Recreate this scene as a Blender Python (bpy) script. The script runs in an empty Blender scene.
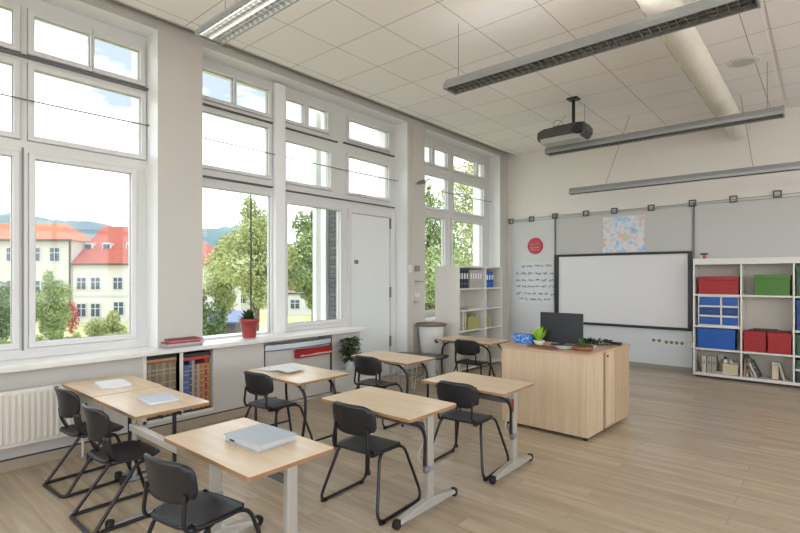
import bpy, bmesh, math, random
from mathutils import Vector, Matrix
random.seed(7)
PI = math.pi
R = math.radians
C = bpy.context.scene.collection
S = bpy.context.scene

# ---------------------------------------------------------------- camera
cam_d = bpy.data.cameras.new('camera')
cam = bpy.data.objects.new('camera', cam_d); C.objects.link(cam)
cam.location = (0, 0, 1.52)
cam.rotation_euler = (R(90), 0, R(40.65))
cam_d.sensor_width = 36.0
cam_d.lens = 496.0 / 800 * 36
cam_d.shift_y = (276.5 - 266.5) / 800
cam_d.clip_start = 0.05
cam_d.clip_end = 3000
S.camera = cam

# ---------------------------------------------------------------- exposure
S.view_settings.view_transform = 'Standard'
S.view_settings.look = 'None'
S.view_settings.gamma = 1
S.view_settings.use_curve_mapping = False
S.view_settings.exposure = 0.88

# ---------------------------------------------------------------- sky
SKY_STRENGTH = 1.0
CLOUD = 2.9
BLUE = (0.66, 0.77, 0.93)
w = bpy.data.worlds.new('sky'); S.world = w; w.use_nodes = True
nt = w.node_tree; nt.nodes.clear()
def N(t, **k):
    n = nt.nodes.new(t)
    for a, b in k.items(): setattr(n, a, b)
    return n
wo = N('ShaderNodeOutputWorld'); bg = N('ShaderNodeBackground')
tc = N('ShaderNodeTexCoord'); mp = N('ShaderNodeMapping')
mp.inputs['Scale'].default_value = (1.0, 1.0, 3.2)
mp.inputs['Location'].default_value = (0.4, 0.1, 0.25)
nz = N('ShaderNodeTexNoise'); nz.inputs['Scale'].default_value = 2.2; nz.inputs['Detail'].default_value = 7; nz.inputs['Roughness'].default_value = 0.55
cr = N('ShaderNodeValToRGB')
cr.color_ramp.elements[0].position = 0.33; cr.color_ramp.elements[0].color = (0, 0, 0, 1)
cr.color_ramp.elements[1].position = 0.46; cr.color_ramp.elements[1].color = (1, 1, 1, 1)
mx = N('ShaderNodeMix', data_type='RGBA')
mx.inputs['A'].default_value = (*BLUE, 1)
mx.inputs['B'].default_value = (CLOUD * 0.965, CLOUD * 1.0, CLOUD * 1.045, 1)
nt.links.new(tc.outputs['Generated'], mp.inputs['Vector']); nt.links.new(mp.outputs[0], nz.inputs['Vector'])
sx = N('ShaderNodeSeparateXYZ'); ma = N('ShaderNodeMath', operation='MULTIPLY_ADD')   # a band of bluer gaps part way up, milky cloud below and above
s1 = N('ShaderNodeMath', operation='SUBTRACT'); s1.inputs[1].default_value = 0.40
s2 = N('ShaderNodeMath', operation='ABSOLUTE'); s3 = N('ShaderNodeMath', operation='MULTIPLY_ADD', use_clamp=True); s3.inputs[1].default_value = -1 / 0.12; s3.inputs[2].default_value = 1.25
nt.links.new(tc.outputs['Generated'], sx.inputs[0]); nt.links.new(sx.outputs[2], s1.inputs[0]); nt.links.new(s1.outputs[0], s2.inputs[0]); nt.links.new(s2.outputs[0], s3.inputs[0])
nt.links.new(s3.outputs[0], ma.inputs[0]); ma.inputs[1].default_value = -0.22
nt.links.new(nz.outputs[0], ma.inputs[2]); nt.links.new(ma.outputs[0], cr.inputs[0]); nt.links.new(cr.outputs[0], mx.inputs['Factor'])
nt.links.new(mx.outputs['Result'], bg.inputs['Color']); bg.inputs['Strength'].default_value = SKY_STRENGTH
nt.links.new(bg.outputs[0], wo.inputs[0])

CEIL_FILL = 2.6       # added glow on top of some luminaires, brightens the ceiling
LAMP_DOWN = 2.4     # strength of the tubes in the hanging luminaires

# ---------------------------------------------------------------- materials
def srgb(r, g, b):
    f = lambda v: (v / 255) / 12.92 if v / 255 <= 0.04045 else ((v / 255 + 0.055) / 1.055) ** 2.4
    return (f(r), f(g), f(b), 1)
MATS = {}
def mat(name, col, rough=0.5, metal=0.0, noise=None, bump=None, spec=None, stretch=(1, 1, 1), coat=0):
    """col: srgb 0-255. noise: (scale, amount) tonal variation; bump: (scale, strength)"""
    m = bpy.data.materials.new(name); m.use_nodes = True
    t = m.node_tree; b = t.nodes['Principled BSDF']
    b.inputs['Roughness'].default_value = rough; b.inputs['Metallic'].default_value = metal
    if spec is not None: b.inputs['Specular IOR Level'].default_value = spec
    c = srgb(*col)
    co = t.nodes.new('ShaderNodeTexCoord'); mpp = t.nodes.new('ShaderNodeMapping'); mpp.inputs['Scale'].default_value = stretch
    t.links.new(co.outputs['Object'], mpp.inputs[0])
    sc, am = noise or (6, 0.05)
    n = t.nodes.new('ShaderNodeTexNoise'); n.inputs['Scale'].default_value = sc; n.inputs['Detail'].default_value = 5
    t.links.new(mpp.outputs[0], n.inputs['Vector'])
    r = t.nodes.new('ShaderNodeMix'); r.data_type = 'RGBA'
    r.inputs['A'].default_value = tuple(max(0, v * (1 - am)) for v in c[:3]) + (1,)
    r.inputs['B'].default_value = tuple(min(1, v * (1 + am)) for v in c[:3]) + (1,)
    t.links.new(n.outputs[0], r.inputs['Factor']); t.links.new(r.outputs['Result'], b.inputs['Base Color'])
    if bump:
        n2 = t.nodes.new('ShaderNodeTexNoise'); n2.inputs['Scale'].default_value = bump[0]; n2.inputs['Detail'].default_value = 3
        t.links.new(mpp.outputs[0], n2.inputs['Vector'])
        bp = t.nodes.new('ShaderNodeBump'); bp.inputs['Strength'].default_value = bump[1]; bp.inputs['Distance'].default_value = 0.01
        t.links.new(n2.outputs[0], bp.inputs['Height']); t.links.new(bp.outputs[0], b.inputs['Normal'])
    MATS[name] = m
    return m

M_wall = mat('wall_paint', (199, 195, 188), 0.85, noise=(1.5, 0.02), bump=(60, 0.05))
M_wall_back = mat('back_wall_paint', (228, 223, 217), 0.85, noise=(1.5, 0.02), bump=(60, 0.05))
M_reveal = mat('window_white', (232, 233, 232), 0.35, noise=(2, 0.02))
M_frame = mat('window_frame_white', (212, 212, 210), 0.35, noise=(2, 0.02))
M_sill = mat('sill_white', (226, 223, 218), 0.3, noise=(3, 0.03))
M_panelwall = mat('wall_board', (205, 207, 206), 0.5, noise=(2, 0.02))
M_panelgrey = mat('grey_wall_board', (192, 191, 188), 0.5, noise=(2, 0.02))
M_black = mat('black_plastic', (30, 30, 32), 0.38, noise=(30, 0.10), bump=(180, 0.12))
M_seat = mat('black_seat_plastic', (34, 34, 37), 0.45, noise=(30, 0.10), bump=(180, 0.12))
M_tube = mat('black_tube', (24, 24, 26), 0.32, noise=(20, 0.05))
M_rubber = mat('black_rubber', (18, 18, 19), 0.6)
M_chrome = mat('brushed_steel', (186, 182, 173), 0.32, 0.35, noise=(25, 0.05))
M_alu = mat('painted_aluminium', (158, 160, 162), 0.38, 0.35, noise=(10, 0.04))
M_darkalu = mat('dark_aluminium', (120, 120, 120), 0.4, 0.3, noise=(10, 0.04))
M_white = mat('white_laminate', (222, 219, 211), 0.45, noise=(3, 0.02))
M_shelfback = mat('shelf_back_grey', (196, 189, 178), 0.6, noise=(3, 0.03))
M_edge = mat('plywood_edge', (154, 118, 84), 0.5, noise=(40, 0.22), stretch=(1, 1, 12))
M_red = mat('red_plastic', (158, 16, 24), 0.45, noise=(8, 0.05))
M_redpot = mat('red_glazed_pot', (158, 60, 58), 0.35, noise=(8, 0.06))
M_green = mat('green_box', (72, 120, 44), 0.5, noise=(8, 0.05))
M_dkgreen = mat('dark_green_box', (52, 92, 66), 0.5, noise=(8, 0.05))
M_blue = mat('blue_plastic', (12, 84, 168), 0.4, noise=(8, 0.06))
M_dblue = mat('deep_blue_plastic', (12, 58, 122), 0.4, noise=(8, 0.06))
M_paper = mat('paper_white', (226, 228, 230), 0.7, noise=(20, 0.03))
M_bluepaper = mat('pale_blue_cover', (196, 208, 220), 0.5, noise=(6, 0.05))
M_greyfold = mat('grey_blue_cover', (170, 178, 186), 0.42, noise=(5, 0.06))
M_soil = mat('soil', (70, 52, 38), 0.95, noise=(60, 0.4))
M_leaf = mat('leaf_green', (74, 110, 52), 0.6, noise=(6, 0.45))
M_grassblade = mat('bright_grass_green', (172, 214, 72), 0.55, noise=(20, 0.2))
M_darkleaf = mat('dark_leaf_green', (54, 76, 42), 0.6, noise=(20, 0.35))
M_terra = mat('terracotta', (132, 82, 54), 0.6, noise=(30, 0.15))
M_brown = mat('brown_wood', (122, 82, 60), 0.55, noise=(20, 0.2), stretch=(1, 8, 1))
M_screen = mat('monitor_black', (34, 37, 42), 0.32, noise=(4, 0.05))
M_projwhite = mat('projection_white', (222, 222, 222), 0.55, noise=(1.5, 0.015))
M_projframe = mat('board_frame_black', (40, 41, 44), 0.4)
M_base2 = mat('baseboard_taupe', (170, 156, 136), 0.6, noise=(5, 0.04))
M_base = mat('baseboard_grey', (150, 146, 140), 0.6, noise=(5, 0.05))
M_rad = mat('radiator_enamel', (224, 219, 208), 0.35, noise=(5, 0.02))
M_duct = mat('duct_wrap', (222, 216, 204), 0.6, noise=(6, 0.06), bump=(9, 0.25))
M_dark = mat('dark_slot', (52, 50, 48), 0.6)
M_door = mat('door_panel_paint', (222, 226, 224), 0.4, noise=(2, 0.02))
M_brick = None
M_kraft = mat('cream_card', (206, 192, 164), 0.75, noise=(15, 0.05))
M_ceramic = mat('white_ceramic', (214, 214, 208), 0.3, noise=(12, 0.07))
M_greenbook = mat('lime_book', (166, 168, 84), 0.5, noise=(30, 0.25))
M_pink = mat('pink_marker', (206, 80, 100), 0.5)
M_ink_blue = mat('blue_marker_ink', (60, 104, 160), 0.6)
M_ink_dark = mat('dark_marker_ink', (90, 96, 120), 0.6)
M_white_letter = mat('white_lettering', (230, 222, 214), 0.6)
M_trunk = mat('tree_bark', (110, 98, 84), 0.9, noise=(8, 0.3))
M_tray = mat('frosted_tray', (204, 210, 210), 0.35, noise=(6, 0.05))

def glass_mat():
    m = bpy.data.materials.new('window_glass'); m.use_nodes = True; t = m.node_tree; t.nodes.clear()
    o = t.nodes.new('ShaderNodeOutputMaterial'); a = t.nodes.new('ShaderNodeBsdfTransparent'); g = t.nodes.new('ShaderNodeBsdfGlossy')
    a.inputs[0].default_value = (0.79, 0.80, 0.80, 1); g.inputs['Roughness'].default_value = 0.02
    lw = t.nodes.new('ShaderNodeLayerWeight'); lw.inputs[0].default_value = 0.5
    pw = t.nodes.new('ShaderNodeMath'); pw.operation = 'POWER'; pw.inputs[1].default_value = 4.5; t.links.new(lw.outputs['Facing'], pw.inputs[0])
    f = t.nodes.new('ShaderNodeMath'); f.operation = 'MULTIPLY_ADD'; f.inputs[1].default_value = 0.6; f.inputs[2].default_value = 0.02; t.links.new(pw.outputs[0], f.inputs[0])
    x = t.nodes.new('ShaderNodeMixShader'); t.links.new(f.outputs[0], x.inputs[0]); t.links.new(a.outputs[0], x.inputs[1]); t.links.new(g.outputs[0], x.inputs[2])
    t.links.new(x.outputs[0], o.inputs[0]); return m
M_glass = glass_mat()

def wood_mat(name, c1, c2, rough, axis=0, planks=None, scale=1.0):
    """long-grain wood; planks=(length,width) lays boards with the grain along X"""
    m = bpy.data.materials.new(name); m.use_nodes = True; t = m.node_tree; b = t.nodes['Principled BSDF']; L = t.links.new
    b.inputs['Roughness'].default_value = rough
    co = t.nodes.new('ShaderNodeTexCoord'); mpp = t.nodes.new('ShaderNodeMapping')
    s = [14 * scale] * 3; s[axis] = 1.0 * scale; mpp.inputs['Scale'].default_value = s
    L(co.outputs['Object'], mpp.inputs[0])
    n = t.nodes.new('ShaderNodeTexNoise'); n.inputs['Scale'].default_value = 1.3; n.inputs['Detail'].default_value = 8; n.inputs['Roughness'].default_value = 0.62; n.inputs['Distortion'].default_value = 0.4
    L(mpp.outputs[0], n.inputs['Vector'])
    ramp = t.nodes.new('ShaderNodeValToRGB'); ramp.color_ramp.elements[0].position = 0.3; ramp.color_ramp.elements[1].position = 0.72
    ramp.color_ramp.elements[0].color = srgb(*c1); ramp.color_ramp.elements[1].color = srgb(*c2)
    L(n.outputs[0], ramp.inputs[0]); out = ramp.outputs[0]
    if planks:
        br = t.nodes.new('ShaderNodeTexBrick'); br.offset = 0.37; br.offset_frequency = 2
        br.inputs['Color1'].default_value = (0.93, 0.93, 0.93, 1); br.inputs['Color2'].default_value = (1.04, 1.03, 1.02, 1); br.inputs['Mortar'].default_value = (0.72, 0.68, 0.63, 1)
        br.inputs['Scale'].default_value = 1.0; br.inputs['Brick Width'].default_value = planks[0]; br.inputs['Row Height'].default_value = planks[1]
        br.inputs['Mortar Size'].default_value = 0.0022; br.inputs['Mortar Smooth'].default_value = 0.3; br.inputs['Bias'].default_value = 0
        L(co.outputs['Object'], br.inputs['Vector'])
        # shift the grain from board to board
        ad = t.nodes.new('ShaderNodeVectorMath'); ad.operation = 'ADD'; sc = t.nodes.new('ShaderNodeVectorMath'); sc.operation = 'SCALE'; sc.inputs['Scale'].default_value = 17
        L(br.outputs['Color'], sc.inputs[0]); L(mpp.outputs[0], ad.inputs[0]); L(sc.outputs[0], ad.inputs[1]); L(ad.outputs[0], n.inputs['Vector'])
        mm = t.nodes.new('ShaderNodeMix'); mm.data_type = 'RGBA'; mm.blend_type = 'MULTIPLY'; mm.inputs['Factor'].default_value = 1
        L(out, mm.inputs['A']); L(br.outputs['Color'], mm.inputs['B']); out = mm.outputs['Result']
    L(out, b.inputs['Base Color']); MATS[name] = m
    return m
M_floor = wood_mat('laminate_floor', (166, 147, 123), (200, 183, 159), 0.27, 0, (1.25, 0.18), 0.75)
M_top = wood_mat('birch_desk_top', (216, 188, 152), (230, 208, 176), 0.28, 0)
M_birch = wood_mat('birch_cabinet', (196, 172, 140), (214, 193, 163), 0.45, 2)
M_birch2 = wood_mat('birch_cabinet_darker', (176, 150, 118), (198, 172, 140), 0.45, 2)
M_ttop = wood_mat('cabinet_top_wood', (190, 152, 120), (212, 180, 148), 0.35, 0)

def grid_mat(name, base, line, sx, sy, ox, oy, wd, rough=0.85):
    m = bpy.data.materials.new(name); m.use_nodes = True; t = m.node_tree; b = t.nodes['Principled BSDF']; L = t.links.new
    b.inputs['Roughness'].default_value = rough
    co = t.nodes.new('ShaderNodeTexCoord'); mpp = t.nodes.new('ShaderNodeMapping'); mpp.inputs['Location'].default_value = (-ox, -oy, 0)
    L(co.outputs['Object'], mpp.inputs[0])
    br = t.nodes.new('ShaderNodeTexBrick'); br.offset = 0.0
    br.inputs['Scale'].default_value = 1; br.inputs['Brick Width'].default_value = sx; br.inputs['Row Height'].default_value = sy
    br.inputs['Mortar Size'].default_value = wd; br.inputs['Mortar Smooth'].default_value = 0.2; br.inputs['Bias'].default_value = 0
    c = srgb(*base)
    br.inputs['Color1'].default_value = c; br.inputs['Color2'].default_value = tuple(v * 0.96 for v in c[:3]) + (1,); br.inputs['Mortar'].default_value = srgb(*line)
    L(mpp.outputs[0], br.inputs['Vector']); L(br.outputs['Color'], b.inputs['Base Color'])
    return m
M_ceil = grid_mat('ceiling_tiles', (246, 242, 240), (172, 164, 157), 0.66, 0.625, -3.904, 2.90, 0.0045)

def brick_mat(name, c1, c2, mortar, wd, hg, swap=True):
    m = bpy.data.materials.new(name); m.use_nodes = True; t = m.node_tree; b = t.nodes['Principled BSDF']; L = t.links.new
    b.inputs['Roughness'].default_value = 0.9
    co = t.nodes.new('ShaderNodeTexCoord'); sp = t.nodes.new('ShaderNodeSeparateXYZ'); cb = t.nodes.new('ShaderNodeCombineXYZ'); ad = t.nodes.new('ShaderNodeMath')
    L(co.outputs['Object'], sp.inputs[0]); L(sp.outputs[0], ad.inputs[0]); L(sp.outputs[1], ad.inputs[1]); L(ad.outputs[0], cb.inputs[0]); L(sp.outputs[2], cb.inputs[1])
    br = t.nodes.new('ShaderNodeTexBrick'); br.inputs['Scale'].default_value = 1; br.inputs['Brick Width'].default_value = wd; br.inputs['Row Height'].default_value = hg
    br.inputs['Mortar Size'].default_value = hg * 0.09
    br.inputs['Color1'].default_value = srgb(*c1); br.inputs['Color2'].default_value = srgb(*c2); br.inputs['Mortar'].default_value = srgb(*mortar)
    L(cb.outputs[0], br.inputs['Vector']); L(br.outputs['Color'], b.inputs['Base Color'])
    return m
M_brick = brick_mat('dark_brick', (92, 94, 98), (114, 114, 116), (66, 66, 68), 0.22, 0.065)
M_rooftile = brick_mat('red_roof_tiles', (158, 82, 66), (172, 94, 76), (132, 74, 62), 0.4, 0.35)
M_rooftile2 = brick_mat('orange_roof_tiles', (178, 112, 84), (190, 124, 94), (150, 94, 72), 0.4, 0.35)

def emis_mat(name, col, strength):
    m = bpy.data.materials.new(name); m.use_nodes = True; t = m.node_tree; t.nodes.clear()
    o = t.nodes.new('ShaderNodeOutputMaterial'); e = t.nodes.new('ShaderNodeEmission'); e.inputs[0].default_value = (*col, 1); e.inputs[1].default_value = strength
    t.links.new(e.outputs[0], o.inputs[0]); return m
M_ceil_fill = emis_mat('ceil_fill_strip', (1.0, 0.97, 0.93), CEIL_FILL)
M_tubelight = emis_mat('fluorescent_tube', (1.0, 0.95, 0.88), LAMP_DOWN)

def mottled(name, stops, scale, detail=6, rough=0.6):
    """several paint colours mixed by noise"""
    m = bpy.data.materials.new(name); m.use_nodes = True; t = m.node_tree; b = t.nodes['Principled BSDF']; L = t.links.new
    b.inputs['Roughness'].default_value = rough
    co = t.nodes.new('ShaderNodeTexCoord'); n = t.nodes.new('ShaderNodeTexNoise'); n.inputs['Scale'].default_value = scale; n.inputs['Detail'].default_value = detail
    L(co.outputs['Object'], n.inputs['Vector']); r = t.nodes.new('ShaderNodeValToRGB')
    while len(r.color_ramp.elements) < len(stops): r.color_ramp.elements.new(0.5)
    for e, (p, c) in zip(r.color_ramp.elements, stops): e.position = p; e.color = srgb(*c)
    L(n.outputs[0], r.inputs[0]); L(r.outputs[0], b.inputs['Base Color']); return m
M_bluebox = mottled('blue_speckled_card', [(0.35, (20, 80, 170)), (0.5, (50, 120, 205)), (0.62, (160, 195, 230))], 45)
M_paint = mottled('mottled_print', [(0.30, (140, 172, 208)), (0.44, (186, 206, 226)), (0.52, (224, 226, 228)), (0.60, (216, 190, 184)), (0.70, (190, 202, 188))], 7.5, 12)
M_foliage = mottled('foliage_mid', [(0.3, (116, 136, 88)), (0.5, (150, 168, 110)), (0.7, (186, 198, 142))], 0.9, 6, 0.7)
M_foliage_l = mottled('foliage_light', [(0.3, (138, 150, 92)), (0.5, (170, 178, 118)), (0.7, (204, 206, 158))], 0.9, 6, 0.7)
M_foliage_d = mottled('foliage_dark', [(0.3, (80, 106, 76)), (0.5, (108, 132, 88)), (0.7, (138, 158, 108))], 0.9, 6, 0.7)
M_hazy_hill = mottled('hazy_forested_hill', [(0.35, (78, 100, 108)), (0.55, (96, 120, 122)), (0.7, (112, 134, 128))], 0.02, 8, 0.95)  # bluish distance haze is mixed into the forest colour
M_lawn = mottled('meadow', [(0.3, (150, 156, 104)), (0.5, (178, 180, 130)), (0.7, (206, 200, 160))], 0.25, 8, 0.95)
M_render = mat('pale_render', (204, 200, 192), 0.9, noise=(0.3, 0.05))
M_render2 = mat('cream_render', (192, 188, 178), 0.9, noise=(0.3, 0.05))
M_winout = mat('far_window_glass', (60, 76, 90), 0.2)
M_trimout = mat('far_window_trim', (190, 190, 186), 0.7)
M_gutter = mat('dark_gutter', (78, 64, 58), 0.6)
M_bluetin = mat('blue_tin_roof', (86, 106, 140), 0.5, noise=(2, 0.08))
M_red_flower = mat('red_flowers', (176, 50, 58), 0.7, noise=(4, 0.3))
M_board_blue = mat('back_lower_board', (212, 217, 220), 0.45, noise=(2, 0.02))

# ---------------------------------------------------------------- mesh helpers
class MB:
    def __init__(s): s.v = []; s.f = []; s.m = []; s.sm = []
    def add(s, vs, fs, mi=0, smooth=False):
        o = len(s.v); s.v += [tuple(v) for v in vs]
        for f in fs: s.f.append(tuple(i + o for i in f)); s.m.append(mi); s.sm.append(smooth)
    def box(s, x0, x1, y0, y1, z0, z1, mi=0, M=None):
        vs = [Vector((x, y, z)) for z in (z0, z1) for y in (y0, y1) for x in (x0, x1)]
        if M: vs = [M @ v for v in vs]
        s.add(vs, [(0, 2, 3, 1), (4, 5, 7, 6), (0, 1, 5, 4), (2, 6, 7, 3), (0, 4, 6, 2), (1, 3, 7, 5)], mi)
    def prism(s, pts, z0, z1, mi=0):
        n = len(pts)
        s.add([(x, y, z0) for x, y in pts] + [(x, y, z1) for x, y in pts],
              [tuple(range(n))[::-1], tuple(range(n, 2 * n))] + [(i, (i + 1) % n, n + (i + 1) % n, n + i) for i in range(n)], mi)
    def tube(s, pts, r, seg=8, mi=0, closed=False, cap=True):
        P = [Vector(p) for p in pts]; n = len(P)
        rs = r if isinstance(r, (list, tuple)) else [r] * n
        rings = []; up = None
        for i, p in enumerate(P):
            a = P[(i - 1) % n] if (i > 0 or closed) else p; b = P[(i + 1) % n] if (i < n - 1 or closed) else p
            d = (b - a).normalized() if (b - a).length > 1e-9 else Vector((0, 0, 1))
            if up is None: up = Vector((0, 0, 1)) if abs(d.z) < 0.9 else Vector((1, 0, 0))
            x = up.cross(d)
            if x.length < 1e-6: x = Vector((1, 0, 0)).cross(d)
            x.normalize(); y = d.cross(x).normalized(); up = y
            rings.append([p + (x * math.cos(2 * PI * k / seg) + y * math.sin(2 * PI * k / seg)) * rs[i] for k in range(seg)])
        vs = [v for rg in rings for v in rg]; fs = []
        m = n if closed else n - 1
        for i in range(m):
            j = (i + 1) % n
            for k in range(seg):
                k2 = (k + 1) % seg; fs.append((i * seg + k, i * seg + k2, j * seg + k2, j * seg + k))
        s.add(vs, fs, mi, True)
        if cap and not closed:
            s.add(rings[0], [tuple(range(seg))[::-1]], mi); s.add(rings[-1], [tuple(range(seg))], mi)
    def lathe(s, prof, cx=0, cy=0, seg=20, mi=0, M=None):
        vs = []; fs = []; n = len(prof)
        for r, z in prof:
            for k in range(seg):
                a = 2 * PI * k / seg; v = Vector((cx + r * math.cos(a), cy + r * math.sin(a), z)); vs.append(M @ v if M else v)
        for i in range(n - 1):
            for k in range(seg):
                k2 = (k + 1) % seg; fs.append((i * seg + k, i * seg + k2, (i + 1) * seg + k2, (i + 1) * seg + k))
        s.add(vs, fs, mi, True)
        s.add(vs[:seg], [tuple(range(seg))[::-1]], mi); s.add(vs[-seg:], [tuple(range(seg))], mi)
    def build(s, name, mats, parent=None, loc=(0, 0, 0), bevel=0, label=None, fix=True):
        me = bpy.data.meshes.new(name); me.from_pydata(s.v, [], s.f)
        for m in (mats if isinstance(mats, (list, tuple)) else [mats]): me.materials.append(m)
        for p, i, sm in zip(me.polygons, s.m, s.sm): p.material_index = i; p.use_smooth = sm
        me.update()
        if fix:
            bm = bmesh.new(); bm.from_mesh(me); bmesh.ops.recalc_face_normals(bm, faces=bm.faces); bm.to_mesh(me); bm.free()
        o = bpy.data.objects.new(name, me); C.objects.link(o); o.location = loc
        if parent: o.parent = parent
        if bevel:
            b = o.modifiers.new('bevel', 'BEVEL'); b.width = bevel; b.segments = 2; b.limit_method = 'ANGLE'; b.angle_limit = R(50)
        if label: o['label'] = label
        return o
def bend(pts, r=0.05, n=5):
    """round the corners of a polyline"""
    P = [Vector(p) for p in pts]; out = [P[0]]
    for i in range(1, len(P) - 1):
        a, b, c = P[i - 1], P[i], P[i + 1]
        d1 = (a - b); d2 = (c - b); rr = min(r, d1.length * 0.48, d2.length * 0.48)
        p1 = b + d1.normalized() * rr; p2 = b + d2.normalized() * rr
        for k in range(n + 1):
            t = k / n; out.append(p1 * (1 - t) ** 2 + b * 2 * t * (1 - t) + p2 * t * t)
    out.append(P[-1]); return out
def voxels(xs, ys, zs, solid):
    """boundary faces of the cells where solid(xm, ym, zm)"""
    b = MB(); nx, ny, nz_ = len(xs) - 1, len(ys) - 1, len(zs) - 1; idx = {}
    S_ = [[[solid((xs[i] + xs[i + 1]) / 2, (ys[j] + ys[j + 1]) / 2, (zs[k] + zs[k + 1]) / 2) for k in range(nz_)] for j in range(ny)] for i in range(nx)]
    def g(i, j, k): return 0 <= i < nx and 0 <= j < ny and 0 <= k < nz_ and S_[i][j][k]
    def vi(i, j, k):
        if (i, j, k) not in idx: idx[(i, j, k)] = len(b.v); b.v.append((xs[i], ys[j], zs[k]))
        return idx[(i, j, k)]
    for i in range(nx):
        for j in range(ny):
            for k in range(nz_):
                if not S_[i][j][k]: continue
                for (d, q) in (((-1, 0, 0), ((0, 0, 0), (0, 0, 1), (0, 1, 1), (0, 1, 0))), ((1, 0, 0), ((1, 0, 0), (1, 1, 0), (1, 1, 1), (1, 0, 1))),
                               ((0, -1, 0), ((0, 0, 0), (1, 0, 0), (1, 0, 1), (0, 0, 1))), ((0, 1, 0), ((0, 1, 0), (0, 1, 1), (1, 1, 1), (1, 1, 0))),
                               ((0, 0, -1), ((0, 0, 0), (0, 1, 0), (1, 1, 0), (1, 0, 0))), ((0, 0, 1), ((0, 0, 1), (1, 0, 1), (1, 1, 1), (0, 1, 1)))):
                    if not g(i + d[0], j + d[1], k + d[2]):
                        b.f.append(tuple(vi(i + a, j + c_, k + e) for a, c_, e in q)); b.m.append(0); b.sm.append(False)
    return b
def cuts(*vals): return sorted(set(round(v, 5) for v in vals))
def tag(o, label, cat, group=None):
    o['label'] = label; o['category'] = cat
    if group: o['group'] = group
    return o
def thing(name, label, cat, loc=(0, 0, 0), rz=0, group=None):
    o = bpy.data.objects.new(name, None); C.objects.link(o); o.empty_display_size = 0.1
    o.location = loc; o.rotation_euler = (0, 0, rz)
    return tag(o, label, cat, group)
ORD = ['first', 'second', 'third', 'fourth', 'fifth', 'sixth', 'seventh', 'eighth', 'ninth', 'tenth', 'eleventh']
def struct(o): o['kind'] = 'structure'; return o
def sempty(name):
    o = bpy.data.objects.new(name, None); C.objects.link(o); o['kind'] = 'structure'; return o
def dup(root, loc, rz, label, group=None):
    def rec(o, par):
        c = o.copy(); C.objects.link(c)
        if par: c.parent = par
        for ch in kids.get(o, []): rec(ch, c)
        return c
    kids = {}
    for o in C.objects:
        if o.parent: kids.setdefault(o.parent, []).append(o)
    r = rec(root, None); r.location = loc; r.rotation_euler = (0, 0, rz); r['label'] = label
    if group: r['group'] = group
    return r

# ================================================================= SETTING
XW, XO = -4.85, -5.47          # inner and outer face of the window wall
YB = 9.0                       # back wall
ZC = 3.93                      # suspended ceiling
YN, XR = -3.2, 3.2
b = MB(); b.box(XO, XR + .2, YN - .2, YB + .2, -0.12, 0)
struct(b.build('floor', M_floor))

OPEN = [(-2.0, -0.35, .83, 3.88), (0.10, 2.09, .83, 3.88), (2.54, 4.80, .83, 3.88), (4.80, 5.82, 0.0, 3.88), (6.26, 8.66, .83, 3.88)]
NICHE = [(1.985, 2.30, .16, .80), (2.335, 2.655, .16, .80), (3.273, 4.30, .02, .80)]
ys = cuts(YN, YB, *[v for o in OPEN for v in o[:2]], *[v for o in NICHE for v in o[:2]])
zs = cuts(0, 4.25, .83, 3.88, .16, .80, .02)
def wsolid(x, y, z):
    for y0, y1, z0, z1 in OPEN:
        if y0 < y < y1 and z0 < z < z1: return False
    if x > -5.12:
        for y0, y1, z0, z1 in NICHE:
            if y0 < y < y1 and z0 < z < z1: return False
    return True
wl = voxels(cuts(XO, -5.12, XW), ys, zs, wsolid)
# reveals are glossy white: give every face inside an opening the white paint
for i, f in enumerate(wl.f):
    P_ = [wl.v[k] for k in f]; cxm = sum(p[0] for p in P_) / 4; cym = sum(p[1] for p in P_) / 4; czm = sum(p[2] for p in P_) / 4
    if not all(abs(p[0] - P_[0][0]) < 1e-6 for p in P_) and XO < cxm < XW and czm < 4.0 and not any(a - .02 < cym < c + .02 and czm < .81 for a, c, _, _ in NICHE):
        for y0, y1, z0, z1 in OPEN:
            if y0 - .01 < cym < y1 + .01 and z0 - .01 < czm < z1 + .01: wl.m[i] = 1
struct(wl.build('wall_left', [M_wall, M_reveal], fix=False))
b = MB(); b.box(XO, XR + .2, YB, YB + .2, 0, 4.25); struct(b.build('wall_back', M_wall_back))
# unseen window bands behind and right of the camera, added for fill light
FILL_R = [(-2.9, -.5), (-.3, 2.1), (2.3, 4.7), (4.9, 7.3)]
struct(voxels([XR, XR + .2], cuts(YN, YB, *[v for o in FILL_R for v in o]), [0, .8, 3.85, 4.25], lambda x, y, z: not (.8 < z < 3.85 and any(a < y < c for a, c in FILL_R))).build('wall_right', M_wall, fix=False))
FILL_F = [(-4.4, -2.6), (-2.4, -.2), (0, 2.9)]
struct(voxels(cuts(XO, XR + .2, *[v for o in FILL_F for v in o]), [YN - .2, YN], [0, .8, 3.85, 4.25], lambda x, y, z: not (.8 < z < 3.85 and any(a < x < c for a, c in FILL_F))).build('wall_front', M_wall, fix=False))
for k, (a, c) in enumerate(FILL_R):
    struct(voxels([XR + .06, XR + .13], cuts(a, a + .06, (a + c) / 2 - .04, (a + c) / 2 + .04, c - .06, c), cuts(.8, .88, 2.56, 2.66, 3.77, 3.85), lambda x, y, z: y < a + .06 or y > c - .06 or abs(y - (a + c) / 2) < .04 or z < .88 or z > 3.77 or 2.56 < z < 2.66).build('window_%d' % (5 + k), M_frame, fix=False))  # frames of the added fill windows on the right
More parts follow.
